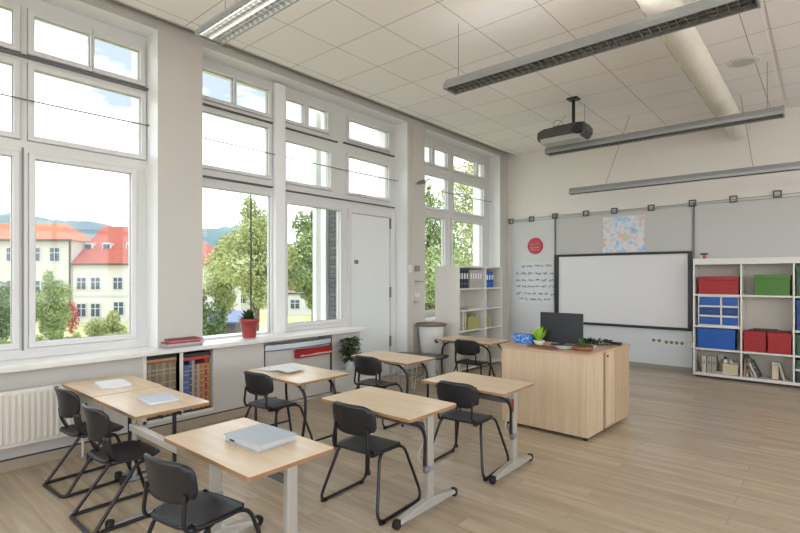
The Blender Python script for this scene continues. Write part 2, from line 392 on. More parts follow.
for k, (a, c) in enumerate(FILL_F):
    struct(voxels(cuts(a, a + .06, (a + c) / 2 - .04, (a + c) / 2 + .04, c - .06, c), [YN - .13, YN - .06], cuts(.8, .88, 2.56, 2.66, 3.77, 3.85), lambda x, y, z: x < a + .06 or x > c - .06 or abs(x - (a + c) / 2) < .04 or z < .88 or z > 3.77 or 2.56 < z < 2.66).build('window_%d' % (9 + k), M_frame, fix=False))  # frames of the added fill windows at the front
b = MB(); b.box(-4.68, -0.445, YN, YB, ZC, ZC + .04); b.box(-0.405, XR, YN, YB, ZC, ZC + .04); b.box(-0.45, -0.40, YN, YB, ZC + .012, ZC + .04)
struct(b.build('ceiling', M_ceil))
b = MB(); b.box(XO, XR + .2, YN - .2, YB + .2, 4.25, 4.4); struct(b.build('ceiling_slab', M_dark))
b = MB(); b.box(-4.705, -4.68, YN, YB - .25, ZC - .004, ZC + .1); struct(b.build('trim_1', M_wall))

# baseboards (left one runs beside the door and niches)
b = MB()
for y0, y1 in ((YN, 3.273), (4.30, 4.80), (5.82, YB)): b.box(XW, XW + .014, y0, y1, 0, .085)
struct(b.build('baseboard_left', M_base2))
b = MB()
for y0, y1 in ((YN, 3.273), (4.30, 4.80), (5.82, YB)): b.box(XW, XW + .018, y0, y1, .085, .093)
struct(b.build('trim_2', M_dark))
b = MB(); b.box(-4.83, XR, YB - .03, YB, 0, .07); struct(b.build('baseboard_back', M_base))

# ---- windows
XG = -5.10
def window(name, y0, y1, z0, z1, panes, extra=None, sash_w=.05, skip=None):
    root = sempty(name)
    ex = []
    for p in panes:
        e = []
        for k, sg in ((0, -1), (1, 1), (2, -1), (3, 1)):
            wd = sash_w
            for q in panes:
                if q is p: continue
                o = (2, 3) if k < 2 else (0, 1)
                if min(p[o[1]], q[o[1]]) - max(p[o[0]], q[o[0]]) > .02:
                    gap = (q[k - sg * 1 if k in (1, 3) else k + 1] - p[k]) * sg
                    if 0 < gap < 2 * sash_w + .02: wd = min(wd, gap / 2)
            e.append(p[k] + sg * wd)
        ex.append(tuple(e))
    cy = cuts(y0, y1, *[v for p in ex for v in p[:2] if y0 < v < y1], *([skip[0], skip[1]] if skip else []))
    cz = cuts(z0, z1, *[v for p in ex for v in p[2:] if z0 < v < z1], *([skip[3]] if skip else []))
    def sol(x, y, z):
        if skip and skip[0] < y < skip[1] and z < skip[3]: return False
        return not any(a < y < b_ and c < z < d for a, b_, c, d in ex)
    voxels([XG - .08, XG], cy, cz, sol).build('frame', M_frame, root, fix=False)
    for (a, b_, c, d), e in zip(panes, ex):
        ea, eb, ec, ed = max(e[0], y0) - (.003 if a - e[0] < .04 else 0), min(e[1], y1) + (.003 if e[1] - b_ < .04 else 0), max(e[2], z0), min(e[3], z1)
        s_ = voxels([XG - .07, XG + .022], cuts(ea + .004, a, b_, eb - .004), cuts(ec + .004, c, d, ed - .004),
                    lambda x, y, z: not (a < y < b_ and c < z < d)).build('sash', M_frame, root, bevel=.006, fix=False)
        g = MB(); g.box(XG - .03, XG - .024, a - .01, b_ + .01, c - .01, d + .01); g.build('pane', M_glass, s_)
        k = voxels([XG - .022, XG - .012], cuts(a - .004, a + .006, b_ - .006, b_ + .004), cuts(c - .004, c + .006, d - .006, d + .004),
                   lambda x, y, z: not (a + .006 < y < b_ - .006 and c + .006 < z < d - .006)).build('gasket', M_alu, s_, fix=False)
    return root
lowz, midz, topz = (.963, 2.515), (2.71, 3.275), (3.435, 3.73)
def mirror(ps, c): return [(2 * c - b_, 2 * c - a, z0, z1) for a, b_, z0, z1 in ps]
w1r = [(1.178, 1.945, *lowz), (1.171, 2.035, *midz), (1.171, 1.593, *topz), (1.625, 2.025, *topz)]
w1 = window('window_1', .10, 2.09, .83, 3.88, w1r + mirror(w1r, 1.10))
b = MB(); b.box(XG, XG + .03, .10, 2.09, 3.35, 3.368); b.build('blind_track', M_darkalu, w1)
b = MB(); b.box(XG + .0, XG + .006, 1.085, 1.10, .9, 2.60); b.build('meeting_seam', M_darkalu, w1)
w2p = [(2.60, 3.53, .84, 2.49), (2.62, 3.50, 2.73, 3.31), (2.62, 3.035, 3.475, 3.765), (3.07, 3.50, 3.475, 3.765),
       (3.776, 4.66, .93, 2.43), (3.75, 4.48, 2.72, 3.21), (3.75, 4.04, 3.48, 3.735), (4.11, 4.43, 3.48, 3.735),
       (4.82, 5.657, 2.71, 3.21), (4.836, 5.657, 3.47, 3.73)]
w2 = window('window_2', 2.54, 5.82, 0.0, 3.88, [p for p in w2p], sash_w=.045, skip=(2.54, 4.80, 0, .83))
b = MB(); b.box(XG - .08, XG + .075, 3.555, 3.70, .83, 3.86); b.build('post', M_reveal, w2, bevel=.006)
b = MB(); b.box(XG, XG + .03, 2.56, 3.55, 3.37, 3.385); b.box(XG, XG + .03, 2.56, 3.55, 2.59, 2.61)
b.box(XG, XG + .03, 3.705, 4.60, 3.355, 3.37); b.box(XG, XG + .03, 3.705, 5.79, 2.58, 2.595); b.box(XG, XG + .03, 4.72, 5.78, 3.372, 3.392)
b.build('blind_track', mat('track_grey', (84, 82, 80), .5), w2)
b = MB(); b.tube([(XG + .03, 3.245, .90), (XG + .03, 3.245, 2.47)], .009); b.build('pull_rod', M_tube, w2)
w3p = [(6.40, 7.13, .95, 2.53), (7.375, 8.38, .95, 2.53), (6.38, 7.22, 2.70, 3.24), (7.406, 8.44, 2.70, 3.245),
       (6.38, 6.76, 3.45, 3.715), (6.84, 7.22, 3.45, 3.715), (7.406, 8.17, 3.45, 3.715), (8.24, 8.44, 3.45, 3.715)]
w3 = window('window_3', 6.26, 8.66, .83, 3.88, w3p)
w_fill = window('window_4', -2.0, -.35, .83, 3.88, [(-1.9, -1.22, *lowz), (-1.13, -.45, *lowz), (-1.9, -1.22, *midz), (-1.13, -.45, *midz), (-1.9, -1.22, *topz), (-1.13, -.45, *topz)])  # out-of-view window, added to let in more daylight
for wn, y0, y1 in ((w1, .1, 2.09), (w2, 2.54, 5.82), (w3, 6.26, 8.66)):
    b = MB(); n = 10; b.tube([(XG + .06, y0 + (y1 - y0) * k / n, 3.0 - .012 * math.sin(PI * k / n)) for k in range(n + 1)], .0065, 6); b.build('cable', M_darkalu, wn)
b = MB(); b.tube([(XG + .06, .12 + .197 * k, 3.36) for k in range(11)], .004, 5); b.build('cable', M_darkalu, w1)

# door beside window 2
dr = sempty('door_1')
b = MB(); b.box(XG - .05, XG + .012, 4.875, 5.675, .01, 2.41); b.build('door_leaf', M_door, dr, bevel=.004)
b = MB(); b.box(XG + .0, XG + .03, 4.80, 4.862, 0, 2.475); b.box(XG, XG + .03, 5.69, 5.80, 0, 2.475); b.box(XG, XG + .03, 4.862, 5.69, 2.42, 2.475); b.build('door_frame', M_frame, dr, bevel=.004)
b = MB(); b.box(XG + .012, XG + .03, 4.93, 4.99, 1.70, 1.755); b.build('door_plate', M_darkalu, dr)
b = MB()
for z in (.45, 1.2, 2.25): b.box(XG + .02, XG + .042, 5.665, 5.69, z, z + .16)
b.build('hinge', M_darkalu, dr)

# window sill
b = MB(); b.box(XG + .0, -4.70, YN + .3, 4.80, .80, .832); b.box(-4.85, -4.70, YN + .3, 4.80, .79, .80)
struct(b.build('trim_3', M_sill, bevel=.004))
b = MB(); b.box(XG, -4.80, 6.26, 8.66, .80, .835); struct(b.build('trim_4', M_sill, bevel=.004))
# white edging around the book niche
b = MB(); b.box(-5.11, XW + .006, 1.955, 1.985, .13, .80); b.box(-5.11, XW + .008, 2.30, 2.335, .16, .80); b.box(-5.11, XW + .006, 1.955, 2.66, .13, .16)
struct(b.build('trim_5', M_white))
b = MB(); b.box(XO + .01, -5.13, 4.72, 4.80, .6, 2.6)
struct(b.build('trim_6', M_wall))
# dark brick pier and pale posts outside window 2
t = thing('brick_pier', 'narrow dark brick pier with pale posts just outside the tall window beside the door', 'pier', (0, 0, 0))
b = MB(); b.box(-5.36, -5.195, 4.69, 4.75, .4, 2.62); b.build('brickwork', M_brick, t)
for x0, x1 in ((-5.50, -5.39), (-5.68, -5.60)):
    b = MB(); b.box(x0, x1, 4.66, 4.75, .4, 3.9); b.build('post', M_reveal, t)

# ---- back wall boards
def board(name, x0, x1, z0, z1, m, th=.02, lab=None):
    b = MB(); b.box(x0, x1, YB - th, YB, z0, z1); o = b.build(name, m, bevel=.003)
    if lab: tag(o, lab[0], lab[1])
    return o
board('wall_panel', -4.80, -3.875, .07, 2.64, M_panelwall, lab=('pale grey whiteboard panel on back wall beside the corner, behind the round red sign', 'board'))
board('wall_panel', -3.845, -1.61, 1.93, 2.66, M_panelgrey, lab=('long grey wall board mounted above the projection screen', 'board'))
board('wall_panel', -1.575, 1.2, .07, 2.66, M_panelgrey, lab=('wide grey wall board behind the tall white shelf unit', 'board'))
board('wall_panel', -3.845, -1.61, .07, .70, M_board_blue, lab=('pale wall board under the projection screen carrying the sockets', 'board'))
b = MB(); b.box(-3.873, -3.848, YB - .035, YB, .3, 2.70); struct(b.build('trim_7', M_darkalu))
b = MB(); b.box(-1.60, -1.578, YB - .035, YB, .07, 2.70); struct(b.build('trim_8', M_darkalu))

t = thing('projection_screen', 'wide white projection screen with thin black frame on the back wall', 'screen', (0, 0, 0))
b = MB(); b.box(-3.80, -1.62, YB - .05, YB - .022, .70, 1.92); b.build('screen_surface', M_projwhite, t)
b = voxels([-3.86, -3.80 + .02, -1.66, -1.60], [YB - .075, YB - .0205], [.655, .70, 1.885, 1.925], lambda x, y, z: not (-3.78 < x < -1.66 and .70 < z < 1.885))
b.build('screen_frame', M_projframe, t, bevel=.004, fix=False)

# picture cable with clips along the back wall
b = MB(); b.tube([(-4.80, YB - .03, 2.63), (-3.86, YB - .03, 2.665), (-2.4, YB - .03, 2.665), (-1.6, YB - .03, 2.68), (-.3, YB - .03, 2.70), (1.2, YB - .03, 2.70)], .006, 6)
b.tube([(-4.80, YB - .03, 2.60), (-3.86, YB - .03, 2.61), (-1.6, YB - .03, 2.65), (1.2, YB - .03, 2.66)], .004, 6)
rail = tag(b.build('picture_cable', M_alu), 'thin steel picture cable pair stretched along the back wall above the boards', 'cable')
clipm = MB(); clipm.lathe([(.028, -.012), (.05, -.012), (.05, .012), (.028, .012)], seg=4, M=Matrix.Rotation(R(90), 4, 'X') @ Matrix.Rotation(R(45), 4, 'Z'))
clipm = voxels(cuts(-.052, -.034, .034, .052), cuts(-.016, .016), cuts(-.052, -.034, .034, .052), lambda x, y, z: abs(x) > .034 or abs(z) > .034)
clip0 = clipm.build('cable_clip', mat('clip_steel', (96, 96, 96), .4, .3), loc=(-4.77, YB - .04, 2.63), bevel=.012, fix=False)
CLIPS = [(-4.77, 2.63, 'first square steel clip on the picture cable, right by the window wall corner'),
         (-4.33, 2.645, 'square steel clip on the picture cable above the round red sign'),
         (-3.86, 2.665, 'square steel clip where the picture cable crosses the thin dark upright strip'),
         (-3.28, 2.665, 'square steel clip on the picture cable left above the mottled print'),
         (-2.79, 2.67, 'square steel clip directly above the mottled print'),
         (-2.20, 2.67, 'square steel clip just right above the mottled print'),
         (-1.60, 2.69, 'square steel clip above the screen right edge'),
         (-1.06, 2.70, 'square steel clip above the left bay of the tall white shelf'),
         (-.53, 2.72, 'rightmost square steel clip, high above the green box')]
for i, (x, z, l) in enumerate(CLIPS):
    c = clip0 if i == 0 else clip0.copy()
    if i: C.objects.link(c)
    c.location = (x, YB - .04, z - .01); tag(c, l, 'clip', 'clips on the picture cable')

# print above screen
b = MB(); b.box(-2.99, -2.30, YB - .035, YB - .022, 1.935, 2.56); tag(b.build('wall_print', M_paint), 'mottled pale blue and pink unframed print on the grey board above the screen', 'picture')
# handwriting sheet
t = thing('writing_sheet', 'pale glossy sheet with several rows of blue handwriting on the board near the corner', 'sheet', (0, YB - .021, 0))
b = MB(); b.box(-4.72, -3.89, -.006, 0, 1.0, 1.80); b.build('sheet', mat('sheet_white', (208, 211, 212), .55), t)
rnd = random.Random(3)
rows = [(1.72, -4.55, -3.92, 0), (1.58, -4.66, -3.92, 0), (1.45, -4.66, -3.96, 1), (1.33, -4.64, -3.92, 0), (1.19, -4.66, -3.90, 1), (1.08, -4.60, -4.0, 1)]
for z, x0, x1, k in rows:
    b = MB(); x = x0
    while x < x1:
        wl_ = rnd.uniform(.06, .14); pts = []; n = int(wl_ / .009)
        for q in range(n): pts.append((x + q * .009, -.009, z + rnd.uniform(-.028, .028)))
        if len(pts) > 2: b.tube(pts, .0042, 4)
        x += wl_ + rnd.uniform(.015, .04)
    b.build('handwriting', (M_ink_blue, M_ink_dark)[k], t)
# round red sign
t = thing('round_sign', 'small round red sign with pale lettering on back wall board', 'sign', (-4.26, YB - .021, 2.11))
b = MB(); b.lathe([(.155, 0), (.16, .006), (.155, .014)], seg=28, M=Matrix.Rotation(R(90), 4, 'X')); b.build('disc', mat('red_sign', (190, 52, 66), .5, noise=(30, .2)), t)
b = MB()
for z, h, n in ((.045, .05, 4), (-.03, .03, 7), (-.08, .022, 5)):
    wd = .19 / n
    for k in range(n):
        x = -.1 + k * .2 / n; b.tube([(x, -.017, z - h / 2), (x, -.017, z + h / 2), (x + wd * .6, -.017, z + h / 2 * rnd.uniform(-.3, 1)), (x + wd * .6, -.017, z - h / 2)], .0035, 4)
b.build('lettering', M_white_letter, t)

# sockets under screen
for x, wd, lab, n in ((-2.12, .17, 'double white wall socket strip left under the projection screen', 2), (-1.86, .30, 'long white row of sockets under the projection screen', 4)):
    t = thing('wall_socket', lab, 'socket', (x, YB - .021, .465 if n == 2 else .45), 0, 'sockets under the screen')
    b = MB(); b.box(-wd / 2 - .01, wd / 2 + .01, -.016, 0, -.055, .055); b.build('plate', M_white, t, bevel=.004)
    for k in range(n):
        b = MB(); cx = -wd / 2 + wd * (k + .5) / n; b.lathe([(.027, 0), (.027, .003)], seg=14, M=Matrix.Translation((cx, -.016, 0)) @ Matrix.Rotation(R(90), 4, 'X')); b.build('outlet', M_darkalu, t)
b = MB(); b.box(-1.63 - .04, -1.63 + .04, YB - .06, YB - .021, .40, .48); tag(b.build('wall_switch_box', M_white, bevel=.006), 'small square white box low on wall beside the tall shelf', 'switch')

# ================================================================= LUMINAIRES
def luminaire(label, x0, x1, y, z, lit, wd=.21, cables=(), up=True):
    t = thing('hanging_luminaire', label, 'light', ((x0 + x1) / 2, y, z), 0, 'long hanging strip lights')
    L = (x1 - x0) / 2; h = .095
    prof = [(-wd / 2, 0), (-wd / 2, .035), (-wd * .28, h), (wd * .28, h), (wd / 2, .035), (wd / 2, 0), (wd / 2 - .012, 0), (wd / 2 - .012, .03), (wd * .26, h - .01), (-wd * .26, h - .01), (-wd / 2 + .012, .03), (-wd / 2 + .012, 0)]
    b = MB(); n = len(prof)
    b.add([(-L, p[0], p[1]) for p in prof] + [(L, p[0], p[1]) for p in prof], [(i, (i + 1) % n, n + (i + 1) % n, n + i) for i in range(n)])
    b.build('housing', M_alu, t)
    for sx in (-1, 1):
        b = MB(); q = [(-wd / 2, -.004), (-wd / 2, .036), (-wd * .28, h + .002), (wd * .28, h + .002), (wd / 2, .036), (wd / 2, -.004)]
        xa, xb = (sx * L, sx * (L + .014)); m_ = len(q)
        b.add([(xa, p[0], p[1]) for p in q] + [(xb, p[0], p[1]) for p in q], [tuple(range(m_)), tuple(range(m_, 2 * m_))[::-1]] + [(i, (i + 1) % m_, m_ + (i + 1) % m_, m_ + i) for i in range(m_)])
        b.build('end_cap', M_alu, t)
    b = MB(); step = .06; k = int(2 * L / step)
    for i in range(k): x = -L + (i + .5) * 2 * L / k; b.box(x - .0015, x + .0015, -wd / 2 + .013, wd / 2 - .013, .001, .03)
    for yy in (-.035, .035): b.box(-L, L, yy - .002, yy + .002, .001, .03)
    b.build('louvre', mat('louvre_mirror', (190, 190, 186), .25, .9) if 'louvre_mirror' not in MATS else MATS['louvre_mirror'], t)
    for yy in (-.05, .05):
        b = MB(); b.tube([(-L + .04, yy, .048), (L - .04, yy, .048)], .011, 8); b.build('tube', M_tubelight if lit else M_white, t)
    if up: b = MB(); b.box(-L + .06, L - .06, -wd * .2, wd * .2, h + .002, h + .008); b.build('ceil_fill_strip', M_ceil_fill, t)  # hidden glowing strip added to lighten the ceiling
    for cx, dx in cables:
        b = MB(); b.tube([(cx - (x0 + x1) / 2, 0, h), (cx + dx - (x0 + x1) / 2, 0, ZC - z)], .003, 5); b.build('suspension_cable', M_darkalu, t)
    return t
luminaire('lit strip light nearest the camera, end touching the window pier, top left', -3.53, -.2, 1.90, 3.30, True, cables=((-3.3, 0), (-.6, 0)))
luminaire('long grey strip light across the ceiling right of the middle, mesh louvre showing', -2.74, -.34, 3.94, 3.30, False, cables=((-2.65, 0), (-.45, 0)))
luminaire('grey strip light hanging just under the projector, third from the camera', -3.08, -.36, 6.92, 3.30, False, wd=.2, up=False, cables=((-2.55, 0), (-.5, 0)))
luminaire('thin grey strip light lowest and nearest the back wall above the boards', -3.14, .6, 7.93, 2.855, False, wd=.14, up=False, cables=((-2.6, .35), (-.72, -.14)))
for x, y in ((-.2, -1.2),):
    luminaire('unseen strip light added behind the camera as fill', -3.0, 0.2, -1.3, 3.30, True, cables=((-2.6, 0), (-.2, 0)))  # out-of-view lamp, added to brighten the room

# duct
t = thing('ventilation_duct', 'cream wrapped round duct running under the ceiling towards the back wall', 'duct', (-.99, 0, 3.68))
b = MB(); pts = []; rr = []; y = -3.0
while y < 8.55:
    pts += [(0, y, 0), (0, y + .60, 0), (0, y + .62, 0), (0, y + .64, 0)]; rr += [.125, .125, .132, .125]; y += .66
b.tube(pts, rr, 18); b.build('pipe', M_duct, t)
for y in (1.5, 4.6, 7.6):
    b = MB(); b.tube([(0, y, .12), (0, y, ZC - 3.68)], .006, 6); b.build('hanger', M_alu, t)
t = thing('ceiling_speaker', 'round flat vent disc set in the ceiling beside the duct', 'vent', (-.70, 6.73, ZC))
b = MB(); b.lathe([(.16, .0), (.16, -.003), (.14, -.006)], seg=28); b.build('rim', M_white, t)
b = MB(); b.lathe([(.11, -.006), (.11, -.012), (.09, -.014)], seg=24); b.build('grille', M_panelgrey, t)

# projector
t = thing('projector', 'dark grey video projector hanging from the ceiling by a black pole', 'projector', (-2.72, 6.62, 3.42))
b = MB(); pr = []
for x, zz in [(-.34, .02), (-.33, .10), (-.24, .135), (.2, .15), (.31, .135), (.345, .08), (.345, .02), (.30, -.05), (-.30, -.05)]: pr.append((x, zz))
n = len(pr); b.add([(x, -.14, z) for x, z in pr] + [(x, .14, z) for x, z in pr], [tuple(range(n)), tuple(range(n, 2 * n))[::-1]] + [(i, (i + 1) % n, n + (i + 1) % n, n + i) for i in range(n)])
b.build('body', mat('projector_grey', (74, 72, 70), .4), t, bevel=.02)
b = MB(); b.box(-.28, .27, -.152, .10, -.075, .0); b.build('lower_shell', mat('projector_shell', (176, 174, 170), .4), t, bevel=.015)
b = MB(); b.lathe([(.07, 0), (.075, .04), (.055, .05)], seg=20, M=Matrix.Translation((.25, -.14, .05)) @ Matrix.Rotation(R(90), 4, 'X')); b.build('lens', M_screen, t)
b = MB(); b.tube([(.13, 0, .14), (.13, 0, ZC - 3.42 - .01)], .022, 12); b.box(.06, .20, -.07, .07, ZC - 3.42 - .02, ZC - 3.42 - .001); b.build('mount_pole', M_tube, t)
b = MB(); b.box(-.14, .0, -.05, .05, .13, .17); b.build('bracket', M_tube, t)
b = MB(); b.tube(bend([(-.14, 0, .16), (-.15, 0, .27), (-.05, 0, .25), (.0, 0, .17)], .05), .004, 5); b.tube([(-.1, 0, .18), (.02, 0, .29)], .003, 5); b.build('cable', M_darkalu, t)

# ================================================================= LEFT WALL ITEMS
t = thing('radiator', 'cream ribbed panel radiator under the first window at the left edge', 'radiator', (-4.70, 0, 0))
b = MB(); y0, y1 = .16, 1.385; n = 30; vs = []
b.box(-.075, -.012, y0, y1, .215, .645)
for k in range(n):
    a = y0 + (y1 - y0) * (k + .15) / n; c = y0 + (y1 - y0) * (k + .85) / n
    b.add([(-.012, a, .235), (0, a + .008, .25), (0, c - .008, .25), (-.012, c, .235), (-.012, a, .625), (0, a + .008, .61), (0, c - .008, .61), (-.012, c, .625)],
          [(0, 1, 5, 4), (1, 2, 6, 5), (2, 3, 7, 6), (4, 5, 6, 7), (3, 2, 1, 0)])
b.build('panel', M_rad, t, fix=False)
b = MB()
for yy in (.3, 1.2): b.box(-.148, -.07, yy, yy + .03, .3, .55)
b.build('bracket', M_rad, t)
b = MB(); b.tube(bend([(-.05, 1.385, .26), (-.05, 1.43, .26), (-.05, 1.43, 0.002)], .03), .01, 8); b.build('pipe', M_rad, t)

# books in niche
cols = [(136, 118, 92), (158, 138, 108), (122, 112, 98), (146, 132, 112)]
bm_ = [mat('old_book_%d' % i, c, .7, noise=(30, .2)) for i, c in enumerate(cols)]
cols2 = [(66, 88, 132), (88, 112, 156), (166, 158, 148), (136, 108, 86), (166, 108, 66), (178, 126, 62), (150, 66, 60), (120, 126, 140)]
bm2 = [mat('bright_book_%d' % i, c, .6, noise=(30, .15)) for i, c in enumerate(cols2)]
def book(label, m, x, y, z, th, h, dp, group, face='x', tilt=0):
    """standing book, spine towards +X (face x) or -Y (face y)"""
    t = thing('book', label, 'book', (x, y, z), 0, group)
    if face == 'x':
        b = MB(); b.box(0, -dp, 0, .003, 0, h); b.box(0, -dp, th - .003, th, 0, h); b.box(-.004, .002, 0, th, 0, h); b.build('cover', m, t)
        b = MB(); b.box(-.005, -dp + .006, .003, th - .003, .004, h - .005); b.build('pages', M_paper, t)
        b = MB(); [b.box(.002, .003, .003, th - .003, h * q, h * q + .012) for q in (.2, .34, .5, .62, .78, .86)]; b.build('spine_lettering', M_spine, t)
        t.rotation_euler = (R(tilt), 0, 0)
    else:
        b = MB(); b.box(0, .003, 0, dp, 0, h); b.box(th - .003, th, 0, dp, 0, h); b.box(0, th, -.002, .004, 0, h); b.build('cover', m, t)
        b = MB(); b.box(.003, th - .003, .005, dp - .006, .004, h - .005); b.build('pages', M_paper, t)
        b = MB(); [b.box(.003, th - .003, -.003, -.002, h * q, h * q + .01) for q in (.3, .6, .8)]; b.build('spine_lettering', M_spine, t)
        t.rotation_euler = (0, R(tilt), 0)
    return t
rnd = random.Random(11); M_spine = mat('spine_lettering', (172, 160, 140), .7)
y = 1.992; i = 0
while y < 2.275:
    th = .027 + .006 * (i % 3)
    if y + th > 2.298: break
    book('%s brown-spined book from the left in the niche under the sill' % ORD[i], bm_[i % 4], -4.90, y, .16, th - .001, .52 + .0 * rnd.random(), .19, 'brown books in the left half of the niche'); y += th; i += 1
# loose books lying across their tops
lie = [(.682, .018, (150, 90, 60), 'thin brown-red book lying lowest across the brown books in the niche'), (.702, .02, (196, 150, 110), 'tan book lying in the middle across the brown books in the niche'), (.724, .035, (36, 34, 36), 'thick black book lying topmost across the brown books in the niche')]
for z, h, c, l in lie:
    b = MB(); b.box(-5.09, -4.875, 1.995, 2.285, z, z + h); tag(b.build('lying_book', mat('lying_cover_%d' % int(z * 1000), c, .6), bevel=.002), l, 'book')
y = 2.342; i = 0
seq = [0, 1, 1, 0, 2, 3, 2, 4, 5, 6, 5]
blab = {0: 'blue', 1: 'light blue', 2: 'pale grey', 3: 'tan', 4: 'orange-brown', 5: 'orange', 6: 'red'}
for k, s_ in enumerate(seq):
    th = .0275
    book('%s-spined book, %s from the left in the niche\'s right half' % (blab[s_], ORD[k]), bm2[s_], -4.90, y, .16, th - .001, .46 + (.05 if k in (3, 9, 4) else 0), .19, 'coloured books in the right half of the niche'); y += th
for z, h, c, l in ((.672, .03, (190, 60, 60), 'red book lying low across the coloured books in the niche'), (.704, .035, (52, 50, 52), 'dark grey book lying topmost across the coloured books in the niche')):
    b = MB(); b.box(-5.09, -4.88, 2.36, 2.64, z, z + h); tag(b.build('lying_book', mat('lying_cover_%d' % int(z * 1000), c, .6), bevel=.002), l, 'book')

# magazines on the sill
st = [(2.11, 2.48, .832, .022, (150, 152, 150), 'grey magazine at the bottom of the pile on the window sill', 0), (2.13, 2.50, .855, .018, (196, 190, 180), 'cream magazine second from the bottom of the sill pile', 3),
      (2.12, 2.46, .874, .014, (150, 60, 66), 'dark red magazine in the middle of the sill pile', -3), (2.16, 2.49, .889, .014, (206, 120, 126), 'pink magazine near the top of the sill pile', 2), (2.15, 2.45, .904, .012, (120, 44, 50), 'maroon booklet topmost on the sill pile', -5)]
for y0, y1, z, h, c, l, a in st:
    b = MB(); b.box(-.09, .09, -(y1 - y0) / 2, (y1 - y0) / 2, 0, h); o = tag(b.build('magazine', mat('mag_%d' % int(z * 1000), c, .5, noise=(40, .3)), loc=(-4.82, (y0 + y1) / 2, z), bevel=.001), l, 'magazine', 'magazines piled on the sill'); o.rotation_euler.z = R(a)

# red pot on sill
def leaf_blade(b, base, d, ln, wd, droop=.3, mi=0):
    base = Vector(base); d = Vector(d).normalized(); side = d.cross(Vector((0, 0, 1)));
    if side.length < .05: side = Vector((1, 0, 0))
    side.normalize(); pts = []
    for k in range(5):
        t_ = k / 4; p = base + d * ln * t_ - Vector((0, 0, 1)) * droop * ln * t_ * t_
        w_ = wd * math.sin(PI * (0.15 + .85 * t_)) ; w_ = max(w_, wd * .06)
        pts.append((p - side * w_ / 2, p + side * w_ / 2))
    vs = [q for pr_ in pts for q in pr_]
    b.add(vs, [(2 * i, 2 * i + 1, 2 * i + 3, 2 * i + 2) for i in range(4)], mi, True)
t = thing('potted_plant', 'red flower pot with a small dark succulent on the window sill', 'plant', (-4.955, 3.15, .832))
b = MB(); b.lathe([(.072, 0), (.10, .17), (.112, .17), (.115, .215), (.104, .215), (.10, .19)], seg=24); b.build('pot', M_redpot, t)
b = MB(); b.lathe([(.10, .19), (.02, .2)], seg=16); b.build('soil', M_soil, t)
b = MB(); rnd = random.Random(5)
for k in range(90):
    a = rnd.uniform(0, 2 * PI); e = rnd.uniform(.3, 1.5); leaf_blade(b, (rnd.uniform(-.03, .03), rnd.uniform(-.03, .03), .19), (math.cos(a) * math.cos(e), math.sin(a) * math.cos(e), math.sin(e)), rnd.uniform(.08, .19), .032, .2)
b.build('leaves', M_darkleaf, t, fix=False)

# radiator cover niche: panel, tray, red strip
t = thing('niche_cover', 'beige cover panel closing the niche under the middle window', 'panel', (0, 0, 0))
b = MB(); b.box(-4.90, -4.87, 3.285, 4.285, .03, .70); b.build('cover_panel', M_wall, t, bevel=.003)
for ya, yb in ((3.275, 3.292), (4.283, 4.298)):
    b = MB(); b.box(-4.895, -4.855, ya, yb, .03, .73); b.build('side_strip', M_dark, t)
t = thing('tray', 'long frosted pale tray with a blue edge over the niche cover', 'tray', (-4.85, 0, 0))
b = MB(); n = 14
pts = [(0 + .05 * math.sin(PI * k / n) ** .5, 3.29 + .99 * k / n) for k in range(n + 1)]
poly = [(-.02, 3.29)] + [(x + .0, y) for x, y in pts] + [(-.02, 4.28)]
b.prism(poly, .668, .728); b.build('shell', M_tray, t)
b = MB(); b.tube([(x + .004, y, .665) for x, y in pts], .007, 6); b.build('rim', mat('blue_rim', (96, 118, 150), .4), t)
t = thing('red_strip', 'long red box-like strip with small white lettering under the sill', 'sign', (-4.80, 3.97, .0))
b = MB(); b.box(-.065, 0, -.26, .29, .535, .635); b.build('body', M_red, t, bevel=.004)
b = MB(); rnd = random.Random(8); y = -.22
while y < .26:
    h = rnd.choice((.012, .02)); b.box(0.0005, .002, y, y + .012, .553, .553 + h); y += .02
b.build('lettering', M_white_letter, t)

# plant by sill end
t = thing('plant_stand', 'low white cabinet against the wall between the niche and the door', 'cabinet', (0, 0, 0))
b = MB(); b.box(-4.83, -4.42, 4.33, 4.78, .03, .285); b.build('body', M_white, t, bevel=.004)
b = MB(); b.box(-4.84, -4.40, 4.32, 4.79, .285, .31); b.build('top', M_white, t, bevel=.004)
b = MB(); b.box(-4.80, -4.46, 4.36, 4.75, 0, .03); b.build('plinth', M_dark, t)
t = thing('potted_plant', 'leafy dark green plant in a glass vase on the low cabinet below the sill end', 'plant', (-4.68, 4.46, .31))
b = MB(); b.lathe([(.05, 0), (.058, .02), (.05, .14), (.038, .17)], seg=18); b.build('vase', M_tray, t)
b = MB(); rnd = random.Random(9)
for k in range(9):
    a = rnd.uniform(0, 2 * PI); b.tube([(0, 0, .15), (.03 * math.cos(a), .03 * math.sin(a), .25), (.09 * math.cos(a), .09 * math.sin(a), rnd.uniform(.2, .38))], .004, 5)
b.build('stem', M_darkleaf, t)
b = MB()
for k in range(300):
    a = rnd.uniform(0, 2 * PI); r_ = rnd.uniform(.01, .12); z = rnd.uniform(.12, .40); e = rnd.uniform(-.3, 1)
    leaf_blade(b, (r_ * math.cos(a), r_ * math.sin(a), z), (math.cos(a) * math.cos(e), math.sin(a) * math.cos(e), math.sin(e)), rnd.uniform(.05, .09), .045, .3)
b.build('leaves', M_darkleaf, t, fix=False)

